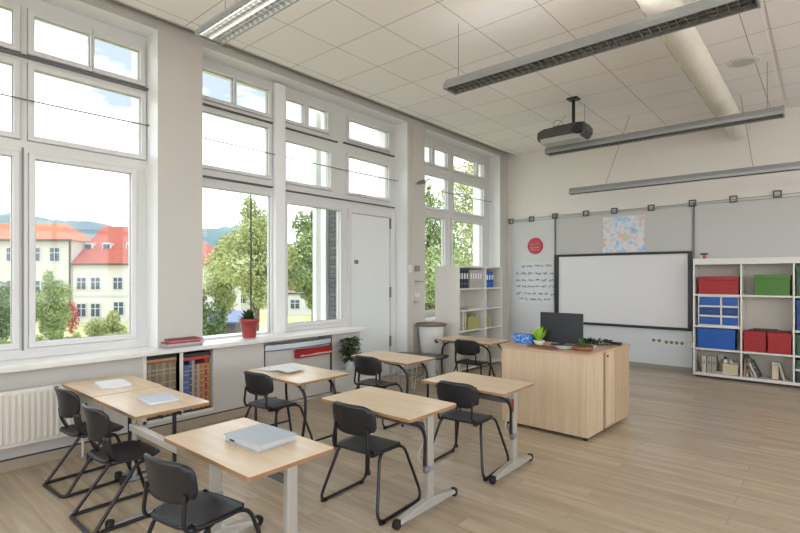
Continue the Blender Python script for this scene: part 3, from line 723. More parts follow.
# door-side wall items (on pier between door and last window)
def small(name, label, cat, x0, x1, y0, y1, z0, z1, m, bev=.004):
    b = MB(); b.box(x0, x1, y0, y1, z0, z1); return tag(b.build(name, m, bevel=bev), label, cat)
b = MB(); b.tube([(XW + .012, 5.93, .02), (XW + .012, 5.93, 3.86)], .012, 8); tag(b.build('wall_conduit', M_wall), 'thin painted vertical conduit on the pier right of the door', 'pipe')
small('light_switch', 'small white light switch on the pier right of the door', 'switch', XW + .001, XW + .02, 5.835, 5.905, 1.58, 1.70, M_white)
small('wall_thermostat', 'small brown-grey control box on the pier, topmost of the little fittings', 'box', XW + .001, XW + .035, 5.99, 6.09, 1.60, 1.69, mat('grey_fitting', (140, 130, 120), .5))
small('wall_ledge', 'thin short grey ledge below the control box on the pier', 'shelf', XW + .001, XW + .08, 6.0, 6.14, 1.435, 1.455, mat('ledge_grey', (160, 154, 146), .5), .002)
small('wall_hook', 'small light grey hook plate on the pier, lowest of the fittings', 'hook', XW + .001, XW + .03, 5.98, 6.06, 1.10, 1.15, mat('hook_grey', (176, 172, 164), .4))
small('cable_box', 'small whitish box with rounded corners on the pier above the hook plate', 'box', XW + .001, XW + .03, 5.98, 6.10, 1.20, 1.27, M_white)
t = thing('spot_lamp', 'small grey clip lamp high on the pier before the last window', 'lamp', (XW + .001, 6.02, 2.96))
b = MB(); b.tube([(0, 0, 0), (.07, 0, .01)], .012, 8); b.build('arm', M_alu, t)
b = MB(); b.tube([(.05, -.02, 0), (.16, .04, .03)], [.022, .035], 12); b.build('lamp_head', M_darkalu, t)

# ================================================================= DESKS
def rounded(x0, x1, y0, y1, r=.03, n=4):
    out = []
    for cx, cy, a0 in ((x1 - r, y1 - r, 0), (x0 + r, y1 - r, 90), (x0 + r, y0 + r, 180), (x1 - r, y0 + r, 270)):
        for k in range(n + 1): a = R(a0 + 90 * k / n); out.append((cx + r * math.cos(a), cy + r * math.sin(a)))
    return out
def desk_top(t, W, D, H):
    b = MB(); b.prism(rounded(-W / 2, W / 2, -D / 2, D / 2, .012), H - .022, H - .003); b.build('edge_band', M_edge, t, label='layered plywood edge')
    b = MB(); b.prism(rounded(-W / 2 + .0008, W / 2 - .0008, -D / 2 + .0008, D / 2 - .0008, .012), H - .003, H); b.build('desk_top', M_top, t)
def wheel_desk(label, x, y, rz=0, W=.82, D=.49, H=.66, rail=False, strip=None, colm=None, slim=False, curve=True):
    """single school desk: T-feet with castors, square steel columns, black curved tube frame"""
    t = thing('school_desk', label, 'desk', (x, y, 0), rz, 'single school desks')
    desk_top(t, W, D, H)
    for s_, lb in ((-1, 0), (1, 1)):
        cx = s_ * (W / 2 - .062)
        if slim and s_ < 0:
            b = MB(); b.tube(bend([(-W / 2 + .30, D / 2 - .08, H - .036), (-W / 2 + .06, D / 2 - .08, H - .05), (-W / 2 + .05, D / 2 - .07, .012)], .08), .012, 8); b.build('leg', M_tube, t)
            b = MB(); b.lathe([(.018, 0), (.02, .02), (.014, .03)], -W / 2 + .05, D / 2 - .07, 12); b.build('foot_cap', M_rubber, t)
            continue
        b = MB(); b.box(cx - .018, cx + .018, -.01, .05, .05, H - .03); b.build('column', colm or M_chrome, t, bevel=.006)
        b = MB(); b.box(cx - .013, cx + .013, .0, .04, .30, H - .04); b.box(cx - .024, cx + .024, -.016, .056, .26, .30); b.build('column_collar', M_alu, t, bevel=.004)
        b = MB(); fz = .062
        b.add([(cx - .03, -.29, .03), (cx + .03, -.29, .03), (cx + .03, .29, .03), (cx - .03, .29, .03), (cx - .022, -.28, .055), (cx + .022, -.28, .055), (cx + .022, .28, .055), (cx - .022, .28, .055), (cx - .024, -.04, .085), (cx + .024, -.04, .085), (cx + .024, .08, .085), (cx - .024, .08, .085)],
              [(0, 1, 2, 3), (0, 4, 5, 1), (2, 6, 7, 3), (0, 3, 7, 11, 8, 4), (1, 5, 9, 10, 6, 2), (4, 8, 9, 5), (7, 6, 10, 11), (8, 11, 10, 9)])
        b.build('foot', M_chrome, t, bevel=.006)
        for e in (-1, 1):
            b = MB(); b.lathe([(.022, -.02), (.03, -.014), (.03, .014), (.022, .02)], seg=18, M=Matrix.Translation((cx, e * .30, .03)) @ Matrix.Rotation(R(90), 4, 'Y')); b.build('castor', M_rubber, t)
        # crank knob
        b = MB(); b.lathe([(.018, 0), (.022, .012), (.022, .03), (.014, .036)], seg=14, M=Matrix.Translation((cx + .02 * s_, -.02, .285)) @ Matrix.Rotation(R(90), 4, 'X')); b.build('height_knob', M_darkalu, t)
        if curve: b = MB(); b.tube(bend([(s_ * .05, -D / 2 + .07, H - .035), (cx - s_ * .03, -D / 2 + .07, H - .035), (cx, -.02, H - .12), (cx, -.03, .30)], .09, 7), .011, 8); b.build('curved_tube', M_tube, t)
        if strip and s_ == 1:
            b = MB(); b.box(cx - .019, cx + .019, -.012, -.009, H - .19, H - .09); b.build('column_sticker', mat('rust_sticker', (150, 84, 56), .6), t, label='rust-brown strip on the column')
    for yy in (-D / 2 + .06, D / 2 - .08):
        b = MB(); b.tube([(-W / 2 + .09, yy, H - .036), (W / 2 - .14, yy, H - .036)], .013, 8); b.build('top_frame', M_tube, t)
    b = MB(); b.box(-W / 2 + .09, W / 2 - .09, .012, .028, H - .14, H - .10); b.build('cross_rail', M_darkalu, t)
    if curve: b = MB(); b.tube(bend([(W / 2 - .08, -.02, H - .05), (W / 2 - .06, .0, H - .16), (W / 2 - .10, -.06, H - .30), (W / 2 - .075, -.03, .30)], .05), .006, 6); b.build('crank_linkage', M_chrome, t)
    if rail:
        b = MB(); b.box(-W / 2 - .55, -W / 2 + .08, -.21, -.17, H - .085, H - .045); b.build('linking_rail', M_chrome, t, bevel=.004, label='pale steel rail reaching left past the desk top')
    return t
wheel_desk('school desk nearest the camera with a closed grey laptop folder on it', -2.285, 1.435, rail=True, curve=False)
wheel_desk('school desk in the middle of the picture with castor feet and an empty top', -2.305, 2.55, D=.50, slim=True)
wheel_desk('school desk with a rust strip on its column standing beside the teacher cabinet', -2.17, 3.50, W=.76, D=.50, strip=True, slim=True)
def plain_desk(label, x, y, rz=0, W=.74, D=.49, H=.66, kind='t', near=(.06, .06)):
    t = thing('school_desk', label, 'desk', (x, y, 0), rz, 'single school desks')
    desk_top(t, W, D, H)
    if kind == 't':
        for s_ in (-1, 1):
            cx = s_ * (W / 2 - .05)
            b = MB(); b.tube([(cx, .02, .05), (cx, .02, H - .03)], .017 if s_ < 0 else .013, 10); b.build('column', M_chrome if s_ < 0 else M_tube, t)
            nr = near[0 if s_ < 0 else 1]; b = MB(); b.tube([(cx, -nr, .018), (cx, .24, .018)], .017, 8); b.tube([(cx, .02, .018), (cx, .02, .06)], .02, 8); b.build('foot', M_alu, t)
            b = MB(); b.lathe([(.024, 0), (.026, .05), (.02, .055)], cx, -nr, 10); b.build('foot_cap', M_rubber, t)
        for yy in (-.06, .06):
            b = MB(); b.tube([(-W / 2 + .05, yy, H - .05), (W / 2 - .05, yy, H - .05)], .013, 8); b.build('top_frame', M_tube, t)
    else:
        for s_ in (-1, 1):
            cx = s_ * (W / 2 - .06)
            for e in (-1, 1):
                b = MB(); b.tube(bend([(s_ * .04, e * .17, H - .034), (cx - s_ * .09, e * .17, H - .045), (cx, e * .16, H - .12), (cx + s_ * .01, e * .17, .35), (cx - s_ * .03, e * .20, .0125)], .10, 7), .0125, 8); b.build('leg', M_tube, t)
            b = MB(); b.tube([(cx - s_ * .02, -.17, .12), (cx - s_ * .02, .17, .12)], .010, 8); b.build('leg_brace', M_tube, t)
            b = MB(); b.lathe([(.02, 0), (.024, .01), (.016, .03)], seg=12, M=Matrix.Translation((cx - s_ * .02, -.15, H - .06)) @ Matrix.Rotation(R(90), 4, 'X')); b.build('hinge_knob', M_alu, t)
        b = MB(); b.tube([(-W / 2 + .12, .0, H - .034), (W / 2 - .12, .0, H - .034)], .012, 8); b.build('top_frame', M_tube, t)
    return t
plain_desk('school desk closest to the radiator with a white notebook, left edge of the room', -4.325, 1.505, W=.70, D=.50)
plain_desk('school desk second from the radiator with a pale blue notebook on it', -3.585, 1.495, W=.74, D=.49, near=(.06, .37))
plain_desk('curved-legged school desk with loose papers standing in front of the niche cover', -3.63, 2.775, W=.82, D=.55, kind='c')
plain_desk('empty school desk in front of the pale door with black curved legs', -3.535, 3.995, W=.80, D=.48, kind='c')
plain_desk('far school desk against the tall side of the small white bookcase', -3.68, 5.80, W=.88, D=.55, kind='c')

# things on desks
def notebook(label, x, y, z, rz, W, D, mc, n=2, cat='notebook'):
    t = thing('notebook', label, cat, (x, y, z), rz)
    b = MB(); b.box(-W / 2, W / 2, -D / 2, D / 2, 0, .003); b.box(-W / 2, W / 2, -D / 2, D / 2, .014, .017); b.box(-W / 2, -W / 2 + .004, -D / 2, D / 2, 0, .017); b.build('cover', mc, t)
    b = MB(); b.box(-W / 2 + .004, W / 2 - .003, -D / 2 + .003, D / 2 - .003, .003, .014); b.build('pages', M_paper, t)
notebook('white notebook lying on the desk closest to the radiator', -4.29, 1.50, .661, R(-6), .28, .20, M_paper)
notebook('pale blue notebook lying on the second desk from the radiator', -3.53, 1.525, .661, R(-4), .24, .20, M_bluepaper)
t = thing('laptop', 'closed grey-blue laptop folder lying on the nearest desk', 'laptop', (-2.24, 1.49, .661), R(2))
b = MB(); b.box(-.145, .145, -.115, .115, .007, .032); b.build('base', mat('laptop_silver', (196, 196, 194), .4, .2), t, bevel=.004)
b = MB(); b.box(-.15, .15, -.12, .12, .032, .041); b.build('lid', M_greyfold, t, bevel=.004)
b = MB(); b.box(-.147, .147, -.117, .117, 0, .007); b.build('back_cover', M_greyfold, t, bevel=.002)
b = MB(); b.box(-.10, -.06, -.117, -.1145, .012, .022); b.build('port', M_dark, t)
pp = [(-3.86, 2.72, 8, 'lowest loose white paper sheet on the desk before the niche'), (-3.79, 2.80, -9, 'middle loose white paper sheet fanned over the desk papers'), (-3.73, 2.74, 14, 'topmost loose white paper sheet of the desk papers')]
for i, (x, y, a, l) in enumerate(pp):
    b = MB(); n = 8; vs = []
    for q in range(n + 1):
        for r_ in range(2):
            u = q / n; vs.append((-.15 + .30 * u, -.105 + .21 * r_, .0012 + .012 * (math.sin(u * 5 + i) ** 2) * (1 if i else .2)))
    m_ = len(vs); vs += [(x_, y_, z_ + .004) for x_, y_, z_ in vs]
    fs = []
    for q in range(n):
        a_ = 2 * q; fs += [(a_, a_ + 1, a_ + 3, a_ + 2), (m_ + a_, m_ + a_ + 2, m_ + a_ + 3, m_ + a_ + 1), (a_, a_ + 2, m_ + a_ + 2, m_ + a_), (a_ + 1, m_ + a_ + 1, m_ + a_ + 3, a_ + 3)]
    fs += [(0, m_, m_ + 1, 1), (2 * n, 2 * n + 1, m_ + 2 * n + 1, m_ + 2 * n)]
    b.add(vs, fs); o = tag(b.build('paper_sheet', M_paper, loc=(x, y, .661 + .006 * i)), l, 'paper', 'loose papers on the desk'); o.rotation_euler.z = R(a)

# ================================================================= CHAIRS
def surf(fn, nu, nv, th):
    """closed sheet of thickness th over fn(u,v)->Vector, following its normal"""
    P_ = [[fn(i / nu, j / nv) for j in range(nv + 1)] for i in range(nu + 1)]
    Nn = [[None] * (nv + 1) for _ in range(nu + 1)]
    for i in range(nu + 1):
        for j in range(nv + 1):
            a = P_[min(i + 1, nu)][j] - P_[max(i - 1, 0)][j]; c = P_[i][min(j + 1, nv)] - P_[i][max(j - 1, 0)]
            n = a.cross(c); Nn[i][j] = n.normalized() if n.length > 1e-9 else Vector((0, 0, 1))
    b = MB(); W = nv + 1; vs = [P_[i][j] for i in range(nu + 1) for j in range(W)] + [P_[i][j] - Nn[i][j] * th for i in range(nu + 1) for j in range(W)]
    o = (nu + 1) * W; fs = []
    for i in range(nu):
        for j in range(nv):
            a = i * W + j; fs += [(a, a + W, a + W + 1, a + 1), (o + a, o + a + 1, o + a + W + 1, o + a + W)]
    for i in range(nu): fs += [(i * W, o + i * W, o + (i + 1) * W, (i + 1) * W), (i * W + nv, (i + 1) * W + nv, o + (i + 1) * W + nv, o + i * W + nv)]
    for j in range(nv): fs += [(j, j + 1, o + j + 1, o + j), (nu * W + j, o + nu * W + j, o + nu * W + j + 1, nu * W + j + 1)]
    b.add(vs, fs, 0, True); return b
def sq(u, v):
    """unit square to rounded square, both -1..1"""
    x, y = 2 * u - 1, 2 * v - 1; k = .78
    return x * math.sqrt(1 - k * y ** 4 * .5 * abs(x) ** 3), y * math.sqrt(1 - k * x ** 4 * .5 * abs(y) ** 3)
def seat_fn(W, D, H):
    def f(u, v):
        x, y = sq(u, v)
        z = H - .012 * (1 - x * x) * (1 - y * y) - (.02 * max(0, y - .5) ** 2 * 4) + .012 * max(0, -y - .6) * 2
        return Vector((x * W / 2 * (1 - .06 * (y < 0) * abs(y)), y * D / 2, z))
    return f
def sled_chair(label, x, y, rz=0):
    """origin at seat centre on the floor, facing +Y"""
    t = thing('school_chair', label, 'chair', (x, y, 0), rz, 'black school chairs')
    surf(seat_fn(.37, .36, .405), 12, 12, .014).build('seat', M_seat, t)
    def back(u, v):
        a, c = sq(u, v); xx = a * .182; zz = .610 + c * .098
        yy = -.185 + .045 * a * a - .03 * c * .5 - .012 * (1 - a * a)
        return Vector((xx, yy, zz))
    surf(back, 14, 8, -.014).build('backrest', M_black, t)
    for s_ in (-1, 1):
        b = MB(); b.tube(bend([(s_ * .140, -.176, .56), (s_ * .150, -.188, .43), (s_ * .158, -.165, .386), (s_ * .15, -.03, .383)], .05), .0095, 8); b.build('back_upright', M_tube, t)
        xo = .255
        b = MB(); b.tube(bend([(s_ * .14, .05, .383), (s_ * .165, .165, .380), (s_ * xo, .26, .012), (s_ * xo, -.22, .012), (s_ * .175, -.10, .380), (s_ * .14, .0, .383)], .085, 8), .0105, 8); b.build('leg_loop', M_tube, t)
        for yy in (-.17, .2):
            b = MB(); b.box(s_ * xo - .013, s_ * xo + .013, yy - .02, yy + .02, 0, .018); b.build('glide', M_rubber, t)
    b = MB(); b.tube([(-.15, .08, .383), (.15, .08, .383)], .0095, 8); b.tube([(-.15, -.10, .383), (.15, -.10, .383)], .0095, 8); b.build('seat_frame', M_tube, t)
    return t
ch = sled_chair('black chair in the middle foreground pushed to the middle castor desk', -2.33, 2.395, R(3))
dup(ch, (-2.19, 3.375, 0), R(4), 'black chair pushed to the desk beside the teacher cabinet')
dup(ch, (-2.30, 1.185, 0), R(9), 'black chair nearest the camera, cut by the bottom edge of the photo')
dup(ch, (-3.72, 2.60, 0), R(4), 'black chair at the desk with loose papers under the red pot')
dup(ch, (-3.60, 3.82, 0), R(3), 'black chair at the empty desk in front of the pale door')
dup(ch, (-3.53, 5.58, 0), R(3), 'farthest black chair, at the desk by the small white bookcase')
def stool(label, x, y, h, m):
    t = thing('stool', label, 'stool', (x, y, 0), R(12), 'low stools by the wall')
    b = MB(); b.prism(rounded(-.20, .20, -.17, .17, .07), h - .025, h); b.build('seat', m, t, bevel=.006)
    for sx in (-1, 1):
        for sy in (-1, 1):
            b = MB(); b.tube([(sx * .14, sy * .11, h - .025), (sx * .18, sy * .15, .012)], .009, 8); b.build('leg', M_chrome, t)
    b = MB(); b.tube([(-.165, -.135, .16), (.165, -.135, .16), (.165, .135, .16), (-.165, .135, .16)], .006, 6, closed=True); b.build('ring', M_chrome, t)
stool('stool with a black seat and steel legs in front of the washbasin', -3.98, 5.28, .47, M_seat)
stool('stool with a grey-green seat just behind the desk in front of the door', -4.42, 5.28, .44, mat('grey_green_seat', (110, 108, 92), .6))

def shell_chair(label, x, y, rz=0):
    t = thing('shell_chair', label, 'chair', (x, y, 0), rz, 'black shell chairs by the radiator')
    surf(seat_fn(.38, .36, .40), 12, 12, .014).build('seat', M_seat, t)
    # back shell: two side straps rising into a flaring back with an opening at the foot
    def back(u, v):
        a, c = sq(u, v); xx = a * (.150 + .03 * (c + 1) / 2); zz = .625 + c * .105
        yy = -.185 + .055 * a * a - .02 * (c + 1) / 2 - .015 * max(0, c) ** 2
        return Vector((xx, yy, zz))
    surf(back, 14, 10, -.014).build('backrest', M_black, t)
    for s_ in (-1, 1):
        def strap(u, v):
            q = v; # 0 seat .. 1 back
            xx = s_ * (.150 + .0 * q) + (u - .5) * .045; zz = .392 + .165 * q ** 1.2; yy = -.13 - .06 * math.sin(q * PI / 2) + .048 * (abs(xx) / .17) ** 2
            return Vector((xx, yy, zz))
        surf(strap, 4, 8, -.014).build('side_strap', M_black, t)
        xo = .185
        b = MB(); b.tube(bend([(s_ * xo, -.235, .012), (s_ * .155, .02, .355), (s_ * .155, .10, .355), (s_ * xo, .21, .012)], .05, 6), .0115, 8); b.build('side_leg', M_tube, t)
    b = MB(); b.tube(bend([(-.185, .26, .012), (-.185, -.255, .012), (.185, -.255, .012), (.185, .26, .012)], .04, 6), .0115, 8); b.build('floor_loop', M_tube, t)
    b = MB(); b.tube([(-.155, .06, .363), (.155, .06, .363)], .0105, 8); b.tube(bend([(-.14, -.12, .38), (-.17, .14, .378), (.17, .14, .378), (.14, -.12, .38)], .05), .009, 8); b.build('seat_frame', M_tube, t)
    return t
sc = shell_chair('black shell chair nearest the radiator with an opening in its back', -4.15, 1.31, R(4))
dup(sc, (-3.43, 1.27, 0), R(0), 'black shell chair in front of the desk with the pale blue notebook')

# ================================================================= TEACHER CABINET
t = thing('teacher_cabinet', 'large birch teacher cabinet desk carrying a monitor and plants', 'cabinet', (0, 0, 0))
A_, B_, C_, D_ = (-2.555, 4.575), (-1.645, 4.555), (-1.575, 5.62), (-2.72, 5.28)
b = MB(); b.prism([A_, B_, C_, D_], .782, .802); b.build('top', M_ttop, t, bevel=.003)
inn = [(-2.54, 4.615), (-1.675, 4.595), (-1.615, 5.585), (-2.70, 5.265)]
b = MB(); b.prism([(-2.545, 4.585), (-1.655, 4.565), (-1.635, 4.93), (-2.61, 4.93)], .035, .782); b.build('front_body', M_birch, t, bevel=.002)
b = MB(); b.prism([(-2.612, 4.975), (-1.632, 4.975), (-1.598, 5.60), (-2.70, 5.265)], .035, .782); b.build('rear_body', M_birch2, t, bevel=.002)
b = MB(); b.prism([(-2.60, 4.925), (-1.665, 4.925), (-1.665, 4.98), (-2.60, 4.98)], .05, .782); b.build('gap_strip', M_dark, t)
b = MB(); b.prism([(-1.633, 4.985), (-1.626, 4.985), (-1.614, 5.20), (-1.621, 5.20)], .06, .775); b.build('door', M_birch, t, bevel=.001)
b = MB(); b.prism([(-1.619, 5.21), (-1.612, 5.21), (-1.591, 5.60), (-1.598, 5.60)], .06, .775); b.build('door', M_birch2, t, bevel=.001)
b = MB(); b.prism([(-2.48, 4.66), (-1.72, 4.66), (-1.66, 5.52), (-2.62, 5.24)], .0, .035); b.build('plinth', M_dark, t)
b = MB(); b.lathe([(.008, 0), (.012, .01), (.008, .014)], seg=12, M=Matrix.Translation((-1.627, 5.01, .74)) @ Matrix.Rotation(R(90), 4, 'Y')); b.build('knob', M_dark, t)
for x, y in ((-1.69, 4.61), (-2.50, 4.64)):
    b = MB(); b.lathe([(.02, 0), (.02, .035)], x, y, 12); b.build('castor', M_rubber, t)

ZT = .803
t = thing('monitor', 'wide black computer monitor standing on the teacher cabinet', 'monitor', (-2.11, 5.06, ZT), R(2))
b = MB(); b.box(-.228, .228, -.012, .012, .02, .335); b.build('screen', M_screen, t, bevel=.006)
b = MB(); b.box(-.14, .14, .012, .03, .10, .24); b.build('rear_housing', M_screen, t, bevel=.01)
b = MB(); b.box(-.03, .03, .012, .028, .006, .12); b.build('stand_neck', M_tube, t)
b = MB(); b.prism(rounded(-.10, .10, -.07, .07, .03), 0, .008); b.build('stand_base', M_tube, t)
b = MB(); b.box(-.115, .115, -.05, .05, 0, .095); o = tag(b.build('patterned_box', M_bluebox, loc=(-2.475, 4.95, ZT), bevel=.01), 'blue speckled box at the left end of the teacher cabinet', 'box'); o.rotation_euler.z = R(-8)
t = thing('potted_grass', 'bright green grass plant in a small white dish beside the blue box', 'plant', (-2.30, 4.93, ZT))
b = MB(); b.lathe([(.035, 0), (.055, .03), (.06, .045), (.052, .045), (.045, .035)], seg=20); b.build('dish', M_ceramic, t)
b = MB(); rnd = random.Random(2)
for k in range(90):
    a = rnd.uniform(0, 2 * PI); e = rnd.uniform(.75, 1.5); leaf_blade(b, (rnd.uniform(-.03, .03), rnd.uniform(-.03, .03), .035), (math.cos(a) * math.cos(e), math.sin(a) * math.cos(e), math.sin(e)), rnd.uniform(.12, .185), .014, .12)
b.build('blades', M_grassblade, t, fix=False)
b = MB(); b.prism(rounded(-.16, .16, -.07, .07, .03), 0, .012); o = tag(b.build('flat_tray', M_brown, loc=(-2.17, 4.74, ZT), bevel=.003), 'flat dark brown tray lying at the front of the teacher cabinet', 'tray'); o.rotation_euler.z = R(-12)
t = thing('glass_dish', 'pale crumpled glass dish between the two trays on the teacher cabinet', 'dish', (-1.97, 4.79, ZT))
b = MB(); b.lathe([(.04, 0), (.075, .012), (.085, .022), (.078, .022), (.03, .008)], seg=18); b.build('bowl', M_tray, t)
t = thing('round_planter', 'low round terracotta bowl with small plants on the teacher cabinet', 'planter', (-1.80, 4.84, ZT))
b = MB(); b.lathe([(.085, 0), (.095, .008), (.098, .04), (.09, .042), (.088, .03)], seg=26); b.build('bowl', M_terra, t)
b = MB(); b.lathe([(.088, .028), (.01, .034)], seg=18); b.build('soil', M_soil, t)
b = MB(); rnd = random.Random(4)
for k in range(40):
    a = rnd.uniform(0, 2 * PI); r_ = rnd.uniform(0, .06); e = rnd.uniform(.3, 1.4)
    leaf_blade(b, (r_ * math.cos(a), r_ * math.sin(a), .03), (math.cos(a) * math.cos(e), math.sin(a) * math.cos(e), math.sin(e)), rnd.uniform(.03, .06), .02, .2)
for k in range(12):
    a = rnd.uniform(0, 2 * PI); leaf_blade(b, (-.03, .02, .03), (math.cos(a) * .3, math.sin(a) * .3, 1), rnd.uniform(.07, .11), .02, .1)
b.build('leaves', M_leaf, t, fix=False)
t = thing('leaf_garland', 'dark green leaf garland lying behind the monitor on the teacher cabinet', 'garland', (-1.93, 5.30, ZT))
b = MB(); rnd = random.Random(6)
for k in range(260):
    u = rnd.random(); x = -.12 + .36 * u; y = .03 * math.sin(u * 9) + rnd.uniform(-.04, .04); a = rnd.uniform(0, 2 * PI); e = rnd.uniform(-.2, 1.2)
    leaf_blade(b, (x, y, rnd.uniform(.012, .05)), (math.cos(a) * math.cos(e), math.sin(a) * math.cos(e), math.sin(e)), rnd.uniform(.03, .06), .022, .25)
b.build('leaves', M_darkleaf, t, fix=False)
b = MB(); b.tube([(-.12 + .03 * k, .03 * math.sin(k * .75), .008) for k in range(13)], .005, 5); b.build('vine', M_darkleaf, t)
b = MB(); b.box(-.05, .05, -.03, .03, 0, .028); tag(b.build('desk_organizer', M_tube, loc=(-1.67, 5.44, ZT), bevel=.004), 'small black box at the far right corner of the teacher cabinet', 'box')
b = MB(); b.box(-.07, .07, -.05, .05, 0, .006); o = tag(b.build('paper_stack', M_paper, loc=(-1.85, 5.12, ZT)), 'small white paper pile right of the monitor', 'paper')

# ================================================================= TALL SHELF (back wall)
YF = 8.62; T_ = .022
xs_ = [-1.51, -.915, -.32, .28]
t = thing('shelf_unit', 'tall white open shelf unit with red, blue and green boxes against the back wall', 'shelf', (0, 0, 0))
b = MB(); b.box(xs_[0] - T_, xs_[3], YF, 8.975, 1.70, 1.79); b.build('top_panel', M_white, t, bevel=.002)
for i, x in enumerate(xs_):
    b = MB(); b.box(x - T_, x, YF, 8.975, .035, 1.70); b.build('upright', M_white, t, bevel=.002)
def sboard(i, z, th=.03):
    b = MB(); b.box(xs_[i], xs_[i + 1] - T_, YF + .003, 8.96, z - th, z); b.build('shelf_board', M_white, t, bevel=.002)
ROW = {0: (1.255, .785, .445, .075), 1: (1.255, .445, .075), 2: (1.255, .785, .445, .26, .075)}
for i in range(3):
    for z in ROW[i]: sboard(i, z, .04 if z == .075 else .026)
b = MB(); b.box(xs_[0], xs_[3] - T_, 8.96, 8.972, .04, 1.70); b.build('back_panel', M_shelfback, t)
b = MB(); b.box(xs_[0], xs_[3] - T_, 8.66, 8.95, .002, .034); b.build('plinth', M_dark, t)

def lidbox(name, label, x0, x1, z0, z1, m, y0=YF + .03, y1=8.93, split=None, cat='box', group=None):
    t = thing(name, label, cat, ((x0 + x1) / 2, (y0 + y1) / 2, z0), 0, group); w_ = (x1 - x0) / 2; d_ = (y1 - y0) / 2; h = z1 - z0
    b = MB(); b.box(-w_ + .006, w_ - .006, -d_ + .006, d_ - .006, 0, h * .8); b.build('body', m, t, bevel=.005)
    b = MB(); b.box(-w_, w_, -d_, d_, h * .78, h); b.build('lid', m, t, bevel=.006)
    b = MB(); b.box(-.035, .035, -d_ - .006, -d_ + .004, h * .4, h * .52); b.build('handle', m, t, bevel=.002)
    return t
lidbox('storage_box', 'red storage box in the top left bay of the tall shelf', -1.47, -.955, 1.256, 1.52, M_red)
lidbox('storage_box', 'green storage box in the top middle bay of the tall shelf', -.78, -.365, 1.256, 1.545, M_green)
lidbox('storage_box', 'bright blue storage box below the small blue drawers', -1.485, -1.0, .446, .745, M_blue)
lidbox('storage_box', 'left of the two red boxes side by side in the tall shelf', -.905, -.635, .446, .735, M_red, group='pair of red boxes in the tall shelf')
lidbox('storage_box', 'right of the two red boxes side by side in the tall shelf', -.628, -.352, .446, .735, M_red, group='pair of red boxes in the tall shelf')
lidbox('storage_box', 'dark green box in the top right bay cut by the photo edge', -.31, .2, 1.256, 1.66, M_dkgreen)
lidbox('storage_box', 'deep blue box in the right bay cut by the photo edge', -.31, .2, .786, 1.20, M_dblue)
lidbox('storage_box', 'dark green box in the right bay below the deep blue box', -.31, .2, .446, .73, M_dkgreen)
lidbox('storage_box', 'flat dark green box in the right bay second from the bottom', -.31, .2, .261, .38, M_dkgreen)
lidbox('storage_box', 'dark box at the bottom of the right bay by the photo edge', -.31, .2, .076, .22, M_screen)
# small blue drawers
t = thing('drawer_block', 'block of six small blue drawers with white dividers in the tall shelf', 'drawers', (0, 0, 0))
x0, x1 = -1.47, -.955; zz = [.80, .925, 1.06, 1.20]
b = voxels(cuts(x0, x0 + .012, -1.185, -1.165, x1 - .012, x1), [YF + .03, 8.93], cuts(.786, .80, .918, .942, 1.063, 1.087, 1.215, 1.23), lambda x, y, z: (x < x0 + .012 or x > x1 - .012 or -1.185 < x < -1.165 or z < .80 or .918 < z < .942 or 1.063 < z < 1.087 or z > 1.215))
b.build('casing', M_white, t, fix=False)
for r_, (za, zb) in enumerate(((.803, .915), (.945, 1.06), (1.09, 1.212))):
    for xa, xb in ((x0 + .016, -1.188), (-1.162, x1 - .016)):
        b = MB(); b.box(xa, xb, YF + .045, 8.92, za, zb); d_ = b.build('drawer', M_dblue if r_ == 1 else M_blue, t, bevel=.004)
        b = MB(); b.box((xa + xb) / 2 - .03, (xa + xb) / 2 + .03, YF + .034, YF + .046, za + .05, za + .065); b.build('handle', M_blue, d_)
t = thing('flat_tray', 'dark flat tray with red edge on top of the two red boxes', 'tray', (-.62, 8.78, .736))
b = MB(); b.box(-.23, .24, -.10, .10, 0, .018); b.build('base', mat('dark_red', (86, 26, 30), .5), t, bevel=.003)
b = MB(); b.box(-.18, .10, -.08, .08, .018, .032); b.build('insert', M_dark, t, bevel=.002)

# bottom left bay: grey file boxes, cream box, bottles
gfb = mat('grey_file', (158, 152, 138), .7, noise=(10, .05)); wfb = mat('pale_file', (190, 184, 170), .7, noise=(10, .05))
for x, m, l in ((-1.42, wfb, 'leftmost pale magazine file in the bottom bay of the tall shelf'), (-1.355, gfb, 'middle magazine file of three in the bottom bay of the tall shelf'), (-1.295, gfb, 'rightmost dark grey magazine file of three in the bottom bay')):
    t = thing('magazine_file', l, 'file', (x, 8.66, .076), 0, 'magazine files in the bottom bay')
    b = MB(); w_ = .055
    b.add([(0, 0, 0), (w_, 0, 0), (w_, .26, 0), (0, .26, 0), (0, 0, .25), (w_, 0, .25), (w_, .26, .13), (0, .26, .13), (0, .1, .25), (w_, .1, .25)],
          [(0, 3, 2, 1), (0, 1, 5, 4), (2, 3, 7, 6), (0, 4, 8, 7, 3), (1, 2, 6, 9, 5), (4, 5, 9, 8), (8, 9, 6, 7)]); b.build('case', m, t)
    b = MB(); b.box(w_ / 2 - .008, w_ / 2 + .008, -.002, .0005, .14, .17); b.build('finger_hole', M_dark, t)
lidbox('card_box', 'cream card box at the bottom of the left bay of the tall shelf', -1.165, -.96, .076, .235, M_kraft, y0=8.66, y1=8.86)
t = thing('bottle', 'small dark-capped bottle standing on the cream card box', 'bottle', (-1.13, 8.73, .236))
b = MB(); b.lathe([(.024, 0), (.026, .01), (.024, .05), (.012, .06)], seg=14); b.build('body', M_ceramic, t)
b = MB(); b.lathe([(.018, .058), (.018, .095)], seg=12); b.build('cap', M_tube, t)
t = thing('bottle', 'small grey bottle beside the dark-capped one on the cream card box', 'bottle', (-1.06, 8.74, .236))
b = MB(); b.lathe([(.02, 0), (.022, .01), (.02, .04), (.01, .05)], seg=14); b.build('body', M_panelgrey, t)
b = MB(); b.lathe([(.011, .049), (.011, .062)], seg=12); b.build('cap', M_white, t)
